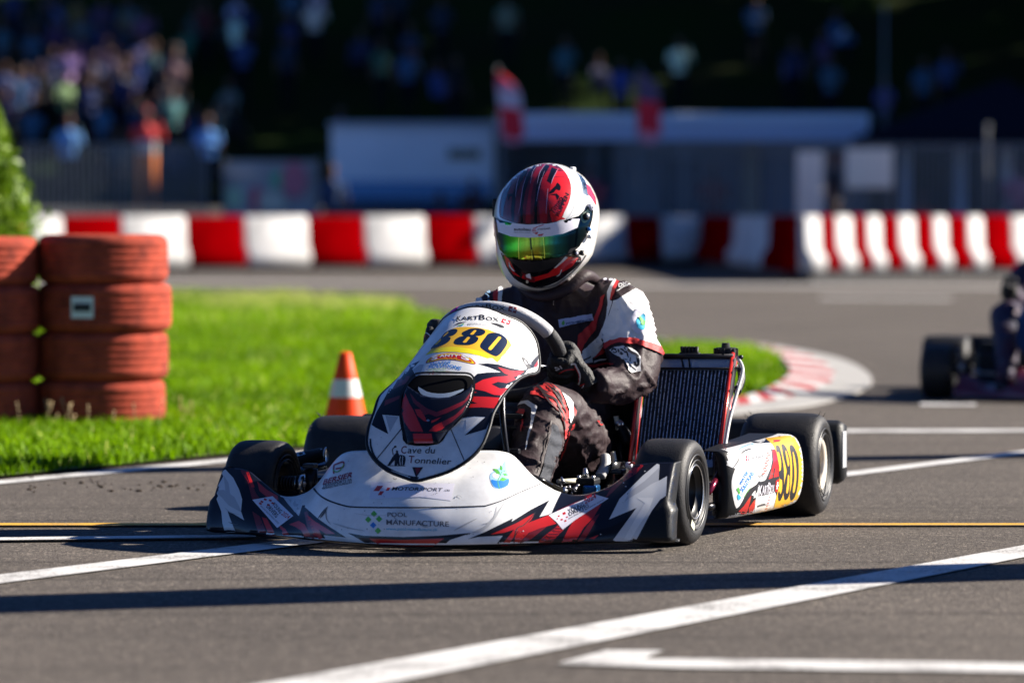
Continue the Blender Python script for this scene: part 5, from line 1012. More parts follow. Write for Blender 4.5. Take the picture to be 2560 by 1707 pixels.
    for k in range(12): a = k*math.pi/6; p = Q(.90, -.035, -.02); b.box(p+Vector((.029*math.cos(a), .029*math.sin(a), .014)), (.007, .007, .024), BKP, Matrix.Rotation(a, 3, 'Z'))
    b.build('filler_cap', t)
    b = MB(); p = Q(.50, -.03, -.01)
    for k in range(5): b.tube([p+Vector((-.018+k*.009, 0, -.004)), p+Vector((-.022+k*.01, .004, .026))], .0052, BKP, 8)
    b.box(p+Vector((0, 0, .004)), (.055, .02, .014), BKP, bev=.003); b.build('hose_clamp', t)
    b = MB(); b.tube([p+Vector((-.02, -.012, -.0)), Q(.46, .11, .008)], .0025, BKP, 6); b.tube([p+Vector((.0, -.012, -.0)), Q(.535, .11, .008)], .0025, BKP, 6); b.build('zip_tie', t)
    b = MB(); b.tube(catmull([Q(1.05, .0, .0), Q(1.13, .12, 0), Q(1.11, .3, 0), Q(1.06, .62, 0), Q(1.05, 1.0, 0)], 6), .005, mat('pale_hose', (.5, .5, .5), .4), 8); b.tube(catmull([Q(1.06, .02, -.03), Q(1.10, .15, -.03), Q(1.08, .3, -.02)], 5), .010, BKP, 10)
    for v in (.0, .12, .3): b.ball(Q(1.09, v, .0), .007, DKM, 6)
    b.build('overflow_hose', t)
    # seat, engine, tank and plumbing
    b = MB(); SEAT = mat('fibreglass_seat', (.02, .02, .022), .3, coat=.4); rows = []
    for k in range(13):
        f = k/12; y = .50+.42*f**.7; z = .05+.44*max(0, f-.35)/.65; w_ = .19-.02*f; rows.append([Vector((w_*math.sin(a), y-.10*math.cos(a)**2*0-.14*abs(math.sin(a))**3, z+.16*(1-math.cos(a*.9))*(1-f*.2))) for a in np.linspace(-1.5, 1.5, 17)])
    b.grid([[v+Vector((.10, 0, 0)) for v in r_] for r_ in rows], SEAT); b = thick(b, .006); b.build('seat', root)
    b = MB(); b.tube(catmull([L(1532, 1130, .48), L(1537, 1165, .47), L(1530, 1205, .46)], 5), .007, mat('cream_edge', (.62, .60, .48), .5), 8); b.build('seat_strap', root)
    b = MB(); pp = catmull([L(1512, 1140, .40), L(1513, 1165, .38), L(1500, 1190, .36)], 8); b.tube(pp, [.013+.0015*(i % 2) for i in range(len(pp))], mat('ribbed_hose', (.50, .50, .50), .5), 14); b.build('ribbed_hose', root)
    b = MB(); ENG = mat('engine_casting', (.015, .015, .017), .5, .3); b.box((-.36, .78, .12), (.2, .22, .14), ENG, bev=.02)
    for k in range(9): b.box((-.36, .76, .18+k*.006), (.15, .14, .005), ENG)
    b.lathe([(-.2, .03), (-.2, .05), (-.1, .05), (-.1, .03)], DKM, Matrix.Translation((0, .8, .15)), 20); b.build('engine', root)
    b = MB(); b.tube([L(808, 1138, .40), L(705, 1158, .34)], .021, BKP, 24); b.lathe([(0, .0), (.002, .019), (.004, .021), (.006, .019)], ALUM, Matrix.Translation(L(811, 1137, .40)), 24); pz_ = L(760, 1130, .37)
    bb = b.bvh()
    if gfx: decal(b, bb, a7(230,420, 470,380, 500,430, 240,500), LB, 2, 6); decal(b, bb, a7(450,350, 560,290, 590,290, 500,350), YE2, 2, 6); decal(b, bb, a7(660,305, 780,300, 830,335, 790,345, 690,320), PAPER, 2, 6)
    b.build('intake_silencer', root)
    b = MB(); b.tube([L(812, 1163, .36), L(735, 1180, .30)], .010, mat('blued_steel', (.12, .16, .22), .18, .9), 14); b.build('side_bar', root)
    if gfx:
        b = MB(); b.tube([L(1322, 1190, -.18), L(1352, 1201, -.16), L(1402, 1226, -.10)], .0085, mat('dark_tube_glossy', (.03, .028, .024), .12, .6), 14); b.build('bumper_bar', root)
        b = MB(); bx = L(1470, 1215, .05); BL_ = mat('blue_anodised', (.03, .16, .42), .25, .8); b.box(bx+Vector((0, 0, .012)), (.05, .06, .02), BKP, bev=.006); b.box(bx+Vector((.012, -.01, -.01)), (.036, .04, .03), BL_, bev=.005); b.tube([bx+Vector((-.005, 0, .02)), bx+Vector((-.008, 0, .045))], [.009, .005], ALUM, 10); b.box(bx+Vector((-.02, 0, -.01)), (.02, .05, .04), BKP, bev=.005)
        for k in (-1, 1): b.lathe([(0, .005), (.006, .005), (.006, 0)], ALUM, Matrix.Translation(bx+Vector((k*.018, -.02, .022))), 8, 'Z')
        b.build('brake_cylinder', root)
        b = MB(); rr = random.Random(2)
        for k in range(11):
            p = L(rr.uniform(1402, 1440), rr.uniform(1208, 1236), rr.uniform(-.06, .0)); b.tube([p, p+Vector((rr.uniform(-.012, .012), rr.uniform(-.01, .01), rr.uniform(.004, .016)))], [rr.uniform(.003, .006), .003], ALUM if k % 3 else DKM, 8)
        b.tube([L(1405, 1222, -.08), L(1414, 1233, -.08)], .009, ALUM, 14); b.tube([L(1395, 1203, .05), L(1460, 1200, .15)], .006, mat('cream_edge', (.62, .60, .48)), 8); b.tube([L(1425, 1222, .0), L(1470, 1206, .1)], .005, DKM, 8); b.build('brake_linkage', root)
        b = MB(); b.lathe([(0, 0), (0, .050), (.004, .057), (.010, .058), (.012, .052), (.012, 0)], DKM, Matrix.Translation(L(1232, 1122, -.02)) @ Matrix.Rotation(R(-50), 4, 'Z'), 40); b.lathe([(.004, .0575), (.008, .0585)], mat('cream_edge', (.62, .60, .48)), Matrix.Translation(L(1232, 1122, -.02)) @ Matrix.Rotation(R(-50), 4, 'Z'), 40); b.build('brake_disc', root)
        b = MB(); b.box(L(1252, 1040, .04), (.12, .03, .012), BKP, bev=.003); b.box(L(1255, 1068, .05), (.10, .03, .01), DKM, bev=.003); b.tube([L(1296, 1150, -.1), L(1301, 1190, -.1)], .004, ALUM, 8); b.box(L(1285, 1128, -.09), (.03, .02, .014), DKM, bev=.003); b.build('pedal_bracket', root)
        b = MB(); b.tube(catmull([L(1545, 1060, .62), L(1560, 1080, .6), L(1572, 1110, .58)], 5), .015, BKP, 12); b.tube([L(1548, 1110, .60), L(1556, 1170, .56)], .008, DKM, 8); b.ball(L(1548, 1060, .60), .012, ALUM, 8); b.tube([L(1540, 1040, .6), L(1546, 1075, .6)], .007, mat('cream_edge', (.62, .60, .48)), 8); b.build('water_hose', root)
        b = MB(); b.ball(L(1572, 1163, .3), (.010, .008, .009), PAPER, 8); b.tube(catmull([L(1572, 1160, .3), L(1582, 1157, .28), L(1590, 1163, .26)], 4), .0028, REDA, 6); b.build('wiring', root)
        b = MB(); b.tube([(.47, .46, .05), (.45, .30, .075)], .012, PIPE, 10); b.tube([L(1772, 1230, .2), L(1802, 1175, .38)], .008, mat('red_blue_tube', (.25, .02, .05), .2, .7), 10); b.tube([L(1765, 1268, .2), L(1800, 1262, .42)], .010, PIPE, 10); b.build('nerf_bar', root)
    if not gfx:
        for o_ in list(t.children): bpy.data.objects.remove(o_)
        bpy.data.objects.remove(t)
    b = MB(); prof = [(.0, .070), (-.035, .085), (-.045, .16), (-.035, .232), (.0, .245), (.05, .235), (.06, .16), (.05, .08)]
    rings = [[Vector((x, 1.30+y*k_, .16+(z-.16)*k_)) for y, z in prof] for x, k_ in ((-.70, .85), (-.685, 1), (-.5, 1), (0, 1), (.5, 1), (.685, 1), (.700, .9))]
    b.loft(rings, BKP); b.box((.7015, 1.30, .165), (.004, .05, .10), mat('grey_edge', (.40, .41, .42), .5), bev=.001); b.build('rear_bumper', root, fixn=True)
    return root, ring, C, nf, e1, e2
KROOT, KRING, KC, KNF, KE1, KE2 = kart(KM, 'white, navy and red racing kart with yellow number plates 380 in the foreground', True)
# ================================================================ DRIVERS
SUIT = mat('racing_suit_black', (.030, .0165, .019), .6, spec=.28, bump=.25, bscale=140); SW = mat('suit_white', (.74, .73, .72), .7, bump=.4, bscale=60); SR = mat('suit_red', (.55, .018, .018), .65, bump=.4, bscale=60); SM = mat('suit_mesh', (.045, .05, .065), .75, bump=.8, bscale=500)
GLV = mat('glove_black', (.010, .010, .010), .65, bump=.5, bscale=260)
for i_ in range(13):      # unseen trees added behind the camera to cut sky fill
    tree(i_, -36+i_*6+random.uniform(-1, 1), -16+random.uniform(-3, 3), 1.1, i_*2.1, 'tall dark leafy tree added behind the camera to block sky light')
def wrinkle(p, k=1.0):
    if p.z > .37: a = noise.noise(Vector((p.x*30+p.z*12, p.y*10, p.z*9)))
    else: a = noise.noise(Vector((p.x*9, p.y*13, p.z*27+p.x*12)))
    c = noise.noise(Vector((p.x*34+5, p.y*30, p.z*52+p.x*20)))
    r1 = 1-abs(a)*2.2; r2 = 1-abs(c)*2.2
    return k*(.0062*max(0, r1)**3 + .0013*max(0, r2)**2 - .003)
def suit_body(root, gfx=True, base=None):
    LS[0] = .0007
    base = base or SUIT; b = MB(); sl = [((1402,1195,.66), .165, .125), ((1397,1110,.665), .17, .125), ((1394,1010,.67), .160, .118), ((1394,900,.69), .170, .12), ((1392,820,.71), .188, .125), ((1389,765,.72), .188, .11), ((1386,728,.72), .150, .085), ((1384,706,.71), .085, .07), ((1380,680,.69), .062, .065)]
    b.loft([[L(*c)+Vector((hw*math.cos(a), hd*math.sin(a), 0)) for a in [2*math.pi*k/28 for k in range(28)]] for c, hw, hd in sl], base)
    arm = catmull([L(1500, 752, .70), L(1550, 778, .67), L(1578, 850, .62), L(1592, 925, .55), L(1550, 962, .46), L(1478, 962, .34)], 6); n_ = len(arm); b.tube(arm, [interp(i/(n_-1), [0, .2, .4, .6, .8, 1], [.065, .076, .072, .064, .049, .040]) for i in range(n_)], base, 20)
    arm = catmull([L(1280, 770, .70), L(1228, 796, .68), L(1196, 850, .60), L(1172, 905, .50), L(1135, 890, .40), L(1108, 872, .31)], 6); b.tube(arm, [interp(i/(n_-1), [0, .2, .4, .6, .8, 1], [.062, .066, .058, .05, .044, .034]) for i in range(n_)], base, 20)
    leg = catmull([L(1425, 1172, .64), L(1432, 1122, .50), L(1414, 1070, .32), L(1368, 1026, .16), L(1348, 1090, .06), L(1330, 1160, -.03), L(1305, 1225, -.12)], 6); n_ = len(leg); b.tube(leg, [interp(i/(n_-1), [0, .15, .33, .5, .6, .8, 1], [.10, .098, .086, .070, .066, .060, .045]) for i in range(n_)], base, 20)
    b.tube([leg[-1], leg[-1]+Vector((0, -.06, -.02)), leg[-1]+Vector((0, -.13, .02))], [.045, .04, .032], base, 14)
    leg = [Vector((-.10, .62, .16)), Vector((-.13, .4, .26)), Vector((-.15, .15, .36)), Vector((-.13, .0, .25)), Vector((-.11, -.12, .12))]; leg = catmull(leg, 6); b.tube(leg, [interp(i/(len(leg)-1), [0, .4, .5, 1], [.10, .085, .072, .045]) for i in range(len(leg))], base, 20)
    b.tube([leg[-1], leg[-1]+Vector((0, -.06, -.02)), leg[-1]+Vector((0, -.13, .02))], [.045, .04, .032], base, 14)
    V, N, Fs = remesh(b, .0065, 5); hk = L(1366, 1010, .12); el = L(1585, 925, .55)
    V = [v + n*wrinkle(v, 1.0+1.2*math.exp(-(v-el).length/.08)+.6*math.exp(-abs(v.z-.2)/.1)) for v, n in zip(V, N)]
    q = MB(); q.add(V, Fs, base); q.v = V; bv = q.bvh()
    if gfx:
        D = lambda poly, m, lay=1, step=4: decal(q, bv, poly, m, 1+lay*2, step)
        D(a1(1055,560, 1120,545, 1300,430, 1500,310, 1600,290, 1800,450, 2000,760, 2100,1150, 2100,1500, 1900,1450, 1700,1375, 1450,1300, 1200,1290, 1000,1330, 850,1400, 740,1500, 690,1640, 500,1640, 430,1568, 560,1430, 760,1260, 860,1050, 905,890, 960,860), SW, 1)
        D(a2(625,420, 800,310, 950,160, 1000,120, 940,400, 955,520, 640,545), SW, 1); D(a2(740,500, 900,390, 920,400, 760,520), SUIT, 2)
        D(a1(930,400, 1000,250, 1060,150, 1115,150, 1040,300, 990,560, 1045,570, 945,890, 905,890, 930,600), SW, 2); D(a1(1110,150, 1180,165, 1090,330, 1018,545, 980,558, 1030,330), SR, 2)
        D(a1(640,1700, 760,1568, 850,1420, 1000,1330, 1200,1290, 1450,1305, 1700,1378, 1900,1440, 2090,1500, 2060,1640, 1850,1560, 1500,1420, 1350,1430, 1200,1380, 1050,1410, 900,1500, 830,1600), SR, 3); D(a1(430,1800, 640,1640, 740,1500, 850,1420, 800,1520, 700,1640), SW, 1)
        D(a2(1290,280, 1400,220, 1560,200, 1720,260, 1830,330, 1890,420, 1895,700, 1700,737, 1640,680, 1650,620, 1560,480, 1460,400, 1330,310), SW, 2)
        for p_, w_ in ((a2(1340,290, 1390,250, 1440,280), 4), (a2(1370,310, 1430,330, 1445,290), 3), (a2(1480,260, 1500,330, 1560,380), 5), (a2(1520,260, 1580,300, 1640,350, 1650,440), 4), (a2(1590,230, 1700,330, 1820,400, 1850,560, 1800,610), 6), (a2(1640,520, 1700,600, 1800,690), 2.5), (a2(1560,470, 1640,480), 2.5), (a2(1700,430, 1690,520), 2.5), (a2(1780,520, 1800,590, 1850,580), 6)): pline(q, bv, p_, w_, INK, 6, 5)
        D(a2(675,552, 800,540, 870,560, 960,560, 1100,535, 1210,525, 1385,540, 1375,562, 1210,545, 1010,590, 1090,616, 940,612, 850,590, 780,600, 700,582), SR, 2); D(a2(960,520, 985,480, 1100,450, 1250,438, 1200,470, 1060,490, 990,530), SW, 2)
        D(a1(800,500, 872,440, 850,640, 760,900, 700,1130, 560,1290, 480,1420, 420,1568, 380,1650, 310,1650, 325,1568, 350,1240, 550,1060, 640,960, 700,850, 780,640), SR, 1)
        text(q, bv, 'DICA', a1(1150,330)[0], a1(1440,245)[0], (-1, -10), SW, 6, .04); pline(q, bv, a1(1110,390, 1250,310, 1450,245), 2, SW, 6)
        D(ell(a1(1560,970)[0], 22, 33, 8), PAPER, 3); D(sm(a1(1490,1000, 1520,920, 1640,830, 1655,1000, 1640,1130, 1590,1145, 1500,1070), 3), CY_, 4, 4); D(sm(a1(1535,890, 1600,960, 1650,1000, 1640,1080, 1570,1060, 1545,960), 2), GRN, 5, 4)
        D(z5(1302,482, 1400,470, 1600,430, 1612,488, 1450,520, 1310,556), mat('patch_blue_white', (.45, .50, .72), .6), 3); text(q, bv, 'WATER SOLUTIONS', z5(1365,535)[0], z5(1590,495)[0], (0, -6), mat('patch_ink', (.01, .08, .22), .6), 9, .02); D(sm(z5(1345,535, 1330,520, 1345,492, 1355,520), 2), GRN, 4, 4)
        D(z5(783,195, 825,185, 810,350, 772,345), SW, 2); D(z5(742,195, 785,195, 773,345, 742,340), SR, 2); D(z5(430,460, 480,370, 545,290, 612,255, 655,330, 690,345, 640,420), SW, 1); pline(q, bv, z5(680,230, 715,260, 660,250, 700,290, 690,300), 2.2, LB, 6); pline(q, bv, z5(690,320, 720,330), 3, LB, 6)
        D(line(z5(1277,262)[0], z5(1252,368)[0], 3), ALUM, 4); D(ell(z5(1277,268)[0], 4, 3), ALUM, 4, 3); pline(q, bv, a1(-40,400, 60,330, 200,330, 300,280), 2.5, SR, 5); text(q, bv, 'RUPPEN', a1(210,300)[0], a1(560,190)[0], (-2, -8), GY2, 6, .01)
        for x in (715, 885, 1000): D(ell(a1(x, 155+(x-715)*.08)[0], 5, 2.6), PAPER, 3, 3)
        # leg
        D(z7(395,400, 425,290, 480,262, 560,255, 640,280, 730,345, 790,480, 842,640, 845,870, 790,1050, 735,1165, 780,960, 790,830, 740,620, 640,520, 560,450, 480,410), SR, 1)
        for p_, w_ in ((z7(470,290, 560,400, 690,480, 790,700), [1, 5, 6, 1]), (z7(560,280, 640,340, 740,480, 800,620), [1, 4, 6, 1]), (z7(500,330, 600,470, 720,600), [3, 5, 1]), (z7(700,560, 770,700, 790,820), [1, 4, 1]), (z7(620,280, 700,360, 760,470), [1, 4, 2]), (z7(480,290, 520,350, 620,400), [5, 8, 1])): pline(q, bv, p_, w_, SUIT, 6, 5)
        D(z7(262,520, 300,478, 380,472, 478,540, 440,700, 342,1050, 335,1040, 372,860, 408,700, 412,560, 340,508), SW, 2); D(z7(232,602, 250,570, 332,580, 326,680, 300,835, 290,820, 300,700, 298,615), SR, 2)
        D(z7(755,380, 840,440, 878,490, 888,640, 852,728, 828,690, 830,560, 800,480), SW, 2); D(z7(880,520, 922,592, 905,650, 885,600), SR, 2); D(z7(835,765, 900,720, 890,780, 850,805), SR, 2)
        D(z7(640,735, 700,770, 752,920, 740,1010, 690,1150, 640,1290, 600,1450, 450,1450, 520,1290, 570,1070, 620,850), SM, 2); pline(q, bv, z7(632,700, 700,760, 760,910, 748,1010, 695,1160, 640,1300, 615,1400), 1.6, SUIT, 7); pline(q, bv, z7(632,715, 600,900, 545,1110, 490,1290), 3, SUIT, 7)
        D(z7(1150,690, 1215,695, 1245,740, 1215,775, 1190,740), SR, 2)
    LS[0] = .00018
    return q.build('body', root)
def hand(root, P0, T, O, NFv, W, gfx, lines):
    b = MB(); g = GLV
    for i in range(4):
        k = (i-1.5)*.0215; s = [.95, 1.05, 1.0, .85][i]; K = P0+T*k+O*.026*s-NFv*.004
        pts = [K, P0+T*k+O*.022*s+NFv*.022*s, P0+T*k*.96+O*.002+NFv*.031*s, P0+T*k*.93-O*.020*s+NFv*.022*s, P0+T*k*.9-O*.027*s+NFv*.004]
        b.tube(catmull(pts, 4), [.0135, .0132, .013, .0128, .0126, .0125, .0122, .012, .0118, .0118, .0116, .0114, .0112, .011, .0105, .0102, .0098], g, 12); b.ball(K, .0145, g, 6); b.ball(pts[-1], .0098, g, 5)
        b.tube([K, K.lerp(W, .5)+O*.004, W], [.0155, .019, .024], g, 12)
    th = [W.lerp(P0+O*.02-NFv*.02, .55), P0+T*.030+O*.022-NFv*.026, P0+T*.036-O*.004-NFv*.026, P0+T*.040-O*.022-NFv*.012]; b.tube(catmull(th, 4), [.018, .0175, .017, .0165, .016, .0155, .015, .0145, .014, .0135, .013, .0125, .011], g, 12)
    V, N, Fs = remesh(b, .0026, 3); V = [v+n*(.0012*noise.noise(v*90)+.0008*noise.noise(v*200)) for v, n in zip(V, N)]
    q = MB(); q.add(V, Fs, g); bv = q.bvh()
    if gfx:
        for p_, w_, m in lines: pline(q, bv, p_, w_, m, 3, 5)
    return q, bv
def helmet(root, gfx=True, base=None):
    HM = mat('helmet_white', (.80, .79, .76), .22, coat=.8); base = base or HM
    lft = z4(690,113, 600,122, 500,155, 420,200, 350,258, 290,330, 240,400, 200,480, 183,560, 175,650, 180,760, 195,860, 210,950, 222,1060, 245,1150, 285,1250, 325,1310, 370,1360, 430,1395, 500,1425, 640,1440)
    rgt = z4(690,113, 800,125, 880,155, 980,205, 1040,255, 1100,330, 1145,410, 1180,500, 1198,580, 1205,650, 1203,760, 1195,850, 1180,960, 1160,1050, 1115,1130, 1060,1190, 1010,1245, 950,1300, 880,1350, 800,1400, 640,1440)
    ly = [p[1] for p in lft]; lx = [p[0] for p in lft]; ry = [p[1] for p in rgt]; rx = [p[0] for p in rgt]; Y0 = .60
    rings = []; ys = [407.45+.6, 409.5, 412, 416, 421, 428]+list(np.arange(436, 700, 8))+[704, 711, 717, 722, 726, 728.2]
    for y in ys:
        xl, xr = interp(y, ly, lx), interp(y, ry, rx); A, B_ = L(xl, y, Y0), L(xr, y, Y0); c = (A+B_)/2; hw = (B_-A).length/2
        f = (y-408)/320; hd = hw*interp(f, [0, .2, .5, .75, .93, 1], [1.18, 1.18, 1.16, 1.14, 1.0, .9]); sh = interp(f, [0, .35, .6, .85, 1], [.015, .005, -.012, -.030, -.045]); ax = Vector((math.cos(YAW*-.0), 0, 0))
        # cross sections face the way the head looks: towards the corner, a little to the kart's right
        th = R(-14); rg = []
        for k in range(72):
            a = 2*math.pi*k/72; ca, sa = math.cos(a), math.sin(a); e_ = 2/2.15; x = hw*math.copysign(abs(ca)**e_, ca); yv = hd*math.copysign(abs(sa)**e_, sa)
            rg.append(c+Vector((x, yv+sh, 0)))
        rings.append(rg)
    b = MB(); b.loft(rings, base); bv = b.bvh(); D = lambda poly, m, lay=1, step=6: decal(b, bv, poly, m, lay, step)
    hr = tag(empty('helmet')) if False else None
    if gfx:
        FLK = mat('helmet_dark_red', (.14, .002, .006), .3, 0, coat=.7, var=.6, vscale=60, var2=(.05, .001, .003)); BR_ = mat('helmet_bright_red', (.62, .012, .015), .25, coat=1); BKH = mat('helmet_black', (.004, .004, .006), .22, coat=.5); LNM = mat('helmet_line', (.40, .30, .45), .3); MID = mat('helmet_mid_red', (.30, .003, .010), .3, 0, coat=.7); NVH = mat('helmet_steel', (.05, .10, .16), .25, coat=1)
        D(sm(z4(200,645, 200,560, 228,430, 300,300, 415,192, 550,127, 690,116, 760,125, 840,170, 900,240, 935,330, 938,430, 915,520, 870,620, 825,705, 700,745, 560,755, 420,745, 300,715, 215,680), 2), FLK, 1)
        D(z4(800,172, 850,185, 900,240, 933,330, 936,430, 913,520, 870,620, 822,705, 745,730, 720,640, 700,470, 720,380, 745,280, 770,220), BR_, 2)
        D(z4(600,130, 690,122, 640,170, 560,300, 530,450, 520,600, 525,745, 470,740, 480,560, 510,380, 540,250), MID, 2); D(z4(690,125, 760,150, 810,180, 750,280, 725,400, 700,560, 690,735, 620,742, 610,560, 620,400, 645,260), MID, 2)
        for q in ((560,140, 470,260, 430,420, 410,560, 420,730, 445,735, 440,560, 470,400, 510,270, 590,150), (680,130, 610,230, 575,400, 560,560, 560,745, 590,745, 590,560, 600,420, 640,280, 720,150), (450,200, 370,330, 330,470, 320,600, 330,710, 350,715, 355,600, 370,460, 420,320, 500,190), (740,160, 800,185, 740,290, 730,330, 690,300)): D(z4(*q), BKH, 3)
        D(sm(z4(225,480, 250,420, 330,310, 290,420, 250,560, 240,660, 222,650), 2), NVH, 3)
        for p_ in (z4(600,130, 545,210, 520,330), z4(680,128, 620,210, 590,330), z4(668,200, 620,330, 595,440, 585,510), z4(500,210, 450,340, 430,450, 415,560, 395,640), z4(420,210, 380,350, 370,470), z4(805,175, 755,270, 735,330), z4(700,380, 690,500, 680,640)): pline(b, bv, p_, [.6, 1.6, .6], LNM, 4, 5)
        D(sm(z4(800,320, 832,360, 820,400, 790,385, 760,420, 715,430, 740,390, 780,350), 2), BKH, 4, 4); D(z4(720,440, 790,430, 820,460, 800,500, 780,450), BKH, 4, 4); D(z4(285,440, 345,430, 350,465, 310,460, 290,510), BKH, 4, 4)
        text(b, bv, 'Timeo', z4(770,640)[0], z4(865,480)[0], (-13, -6), BKH, 5, .01, .3); text(b, bv, 'RUPPEN', z4(812,672)[0], z4(922,440)[0], (-9, -5), BKH, 5, .03)
        D(z4(990,205, 1050,262, 1110,350, 1120,460, 1060,430, 1050,330, 1020,250), NVH, 1); D(z4(1030,230, 1085,300, 1110,380, 1075,390, 1060,310), BKH, 2); D(z4(1095,330, 1135,360, 1190,470, 1200,560, 1150,480, 1110,430), BR_, 2); D(z4(845,675, 860,678, 885,690, 825,700), BR_, 2)
        D(sm(z4(215,1040, 250,1060, 420,1112, 600,1118, 800,1088, 920,1050, 1040,1082, 1020,1160, 900,1262, 800,1335, 640,1392, 480,1372, 350,1300, 270,1180), 2), BKH, 1)
        for q in ((905,1080, 1015,1090, 950,1180, 800,1265, 565,1335, 430,1300, 440,1270, 560,1290, 700,1250, 820,1155), (250,1062, 300,1105, 360,1220, 330,1215, 420,1290, 350,1265, 280,1180)): D(z4(*q), BR_, 2)
        D(z4(430,1240, 570,1300, 565,1345, 480,1330), DR, 3); D(z4(470,1265, 515,1250, 530,1310, 480,1290), PAPER, 4, 4); D(z4(880,1075, 905,1085, 860,1130, 780,1195, 760,1195, 830,1130), GY2, 4, 4); D(z4(300,1130, 320,1180, 365,1230, 340,1225, 300,1180), GY2, 4, 4)
        D(ell(z4(487,1335)[0], 3.4, 4), GOLD, 4, 3); pline(b, bv, z4(840,1210, 820,1260, 790,1280), 2, GY2, 4)
        D(sm(z4(300,1100, 420,1125, 600,1130, 780,1100, 860,1100, 760,1180, 620,1230, 500,1235, 400,1190), 2), INK, 3)
        pline(b, bv, z4(300,1180, 340,1260, 420,1335, 520,1385, 640,1395, 760,1370, 900,1280, 1010,1180, 1080,1080, 1090,1060), 2.2, INK, 5); pline(b, bv, z4(420,1395, 520,1425, 640,1432, 780,1402, 900,1340, 1000,1262), 2.2, SCUFF, 5)
        pline(b, bv, z4(900,690, 960,600, 990,480), 2, GY2, 3); pline(b, bv, z4(900,700, 985,640, 1060,600, 1110,530), 2, GY, 3)
    h = b.build('helmet', root)
    v = MB(); VP = z4(168,670, 200,700, 330,735, 500,750, 700,740, 860,708, 1025,655, 1085,590, 1118,545, 1150,560, 1142,680, 1105,815, 1055,900, 1010,970, 930,1042, 800,1082, 600,1112, 420,1107, 290,1080, 222,1005, 190,870)
    VM = bpy.data.materials.new('mirrored_visor'); VM.use_nodes = True; n = VM.node_tree.nodes; l = VM.node_tree.links; bs = n['Principled BSDF']; tc = n.new('ShaderNodeTexCoord'); sx = n.new('ShaderNodeSeparateXYZ'); l.new(tc.outputs['Object'], sx.inputs[0]); mr = n.new('ShaderNodeMapRange')
    xa, xb = L(1240, 600, .48).x, L(1490, 600, .55).x; mr.inputs[1].default_value = xa; mr.inputs[2].default_value = xb; l.new(sx.outputs[0], mr.inputs[0]); cr = n.new('ShaderNodeValToRGB'); e = cr.color_ramp.elements; e[0].color = (.01, .02, .07, 1); e[1].color = (.008, .02, .02, 1)
    for ps, c in ((.09, (.02, .07, .08)), (.16, (.03, .32, .03)), (.26, (.10, .42, .03)), (.38, (.30, .34, .03)), (.50, (.34, .30, .03)), (.58, (.10, .30, .05)), (.68, (.02, .12, .12)), (.8, (.008, .02, .03))): x = e.new(ps); x.color = (*c, 1)
    l.new(mr.outputs[0], cr.inputs[0]); l.new(cr.outputs[0], bs.inputs['Base Color']); bs.inputs['Metallic'].default_value = 1; bs.inputs['Roughness'].default_value = .12
    pv, ff = cdt(VP, 6); put(v, bv, pv, ff, VM, .006); v = thick(v, .0025); vb = v.bvh()
    if gfx:
        decal(v, vb, z4(168,668, 200,700, 330,735, 500,750, 700,740, 860,708, 1025,655, 1030,690, 1005,780, 860,842, 700,872, 500,884, 320,872, 188,825), PAPER, 1, 6)
        for q, w_ in ((z4(402,880, 398,1000, 402,1104), 2.2), (z4(652,878, 662,1000, 666,1096), 2), (z4(535,1010, 538,1108), 1.6)): pline(v, vb, q, w_, mat('visor_yellow_reflection', (.75, .8, .10), .2, .6), 1, 4)  # mirror's strip reflections drawn on as yellow lines and a dark band
        pline(v, vb, z4(520,884, 530,1000, 560,1108), 4, mat('visor_dark_band', (.03, .04, .01), .15, .8), 1, 4)
        text(v, vb, 'autobau', z4(350,812)[0], z4(522,816)[0], (0, -8), INK, 3, .03); text(v, vb, 'classic motion emotion', z4(350,832)[0], z4(520,836)[0], (0, -2.6), INK, 3); text(v, vb, 'erlebniswelt', z4(596,808)[0], z4(725,798)[0], (0, -6), SCUFF, 3)
        for q in ((605,768, 655,752), (575,778, 600,770), (545,790, 585,780), (535,805, 575,797), (535,818, 580,812), (545,832, 600,828)): decal(v, vb, line(z4(*q[:2])[0], z4(*q[2:])[0], 1.8), RE, 3, 4)
        decal(v, vb, z4(560,838, 600,832, 590,850, 570,850), RE, 3, 4); decal(v, vb, z4(600,850, 660,842, 640,866, 598,866), RE, 3, 4)
        decal(v, vb, sm(z4(905,1050, 930,1000, 985,985, 1040,960, 1065,990, 1055,1050, 1010,1085, 930,1085), 2), BKP, 2, 5); decal(v, vb, sm(z4(1100,530, 1125,520, 1145,560, 1140,640, 1100,720, 1060,730, 1040,680, 1050,620), 2), mat('visor_pivot', (.01, .03, .02), .25, .5), 2, 5)
    vo = v.build('visor', h)
    k = MB()
    def knob(px, py, r_, m, m2=None):
        hh = bv.ray_cast(CAML, lray(*z4(px, py)[0]))
        if hh[0] is None: return
        nn = hh[1] if hh[1].dot(lray(*z4(px, py)[0])) < 0 else -hh[1]; p0 = hh[0]+nn*.003
        M_ = Matrix.Translation(p0) @ nn.to_track_quat('Z', 'Y').to_matrix().to_4x4(); k.lathe([(0, r_), (.008, r_), (.010, r_*.8), (.010, 0)], m, M_, 20, 'Z')
        if m2: k.lathe([(.0101, r_*.6), (.012, r_*.5), (.012, 0)], m2, M_, 16, 'Z')
    knob(1120, 575, .010, PAPER, GY2); knob(1075, 665, .010, BKP, ALUM); knob(965, 1035, .007, BKP, PAPER); knob(1030, 1035, .007, BKP, GOLD); knob(1098, 795, .005, BLU); knob(1105, 870, .006, GY2)
    k.build('pivot_screws', h)
    k = MB(); p = L(1238, 520, .585); k.box(p, (.012, .02, .05), BKP, bev=.004); p = L(1241, 585, .57); k.box(p, (.010, .015, .014), BKP, bev=.003); k.build('hinge_cover', h)
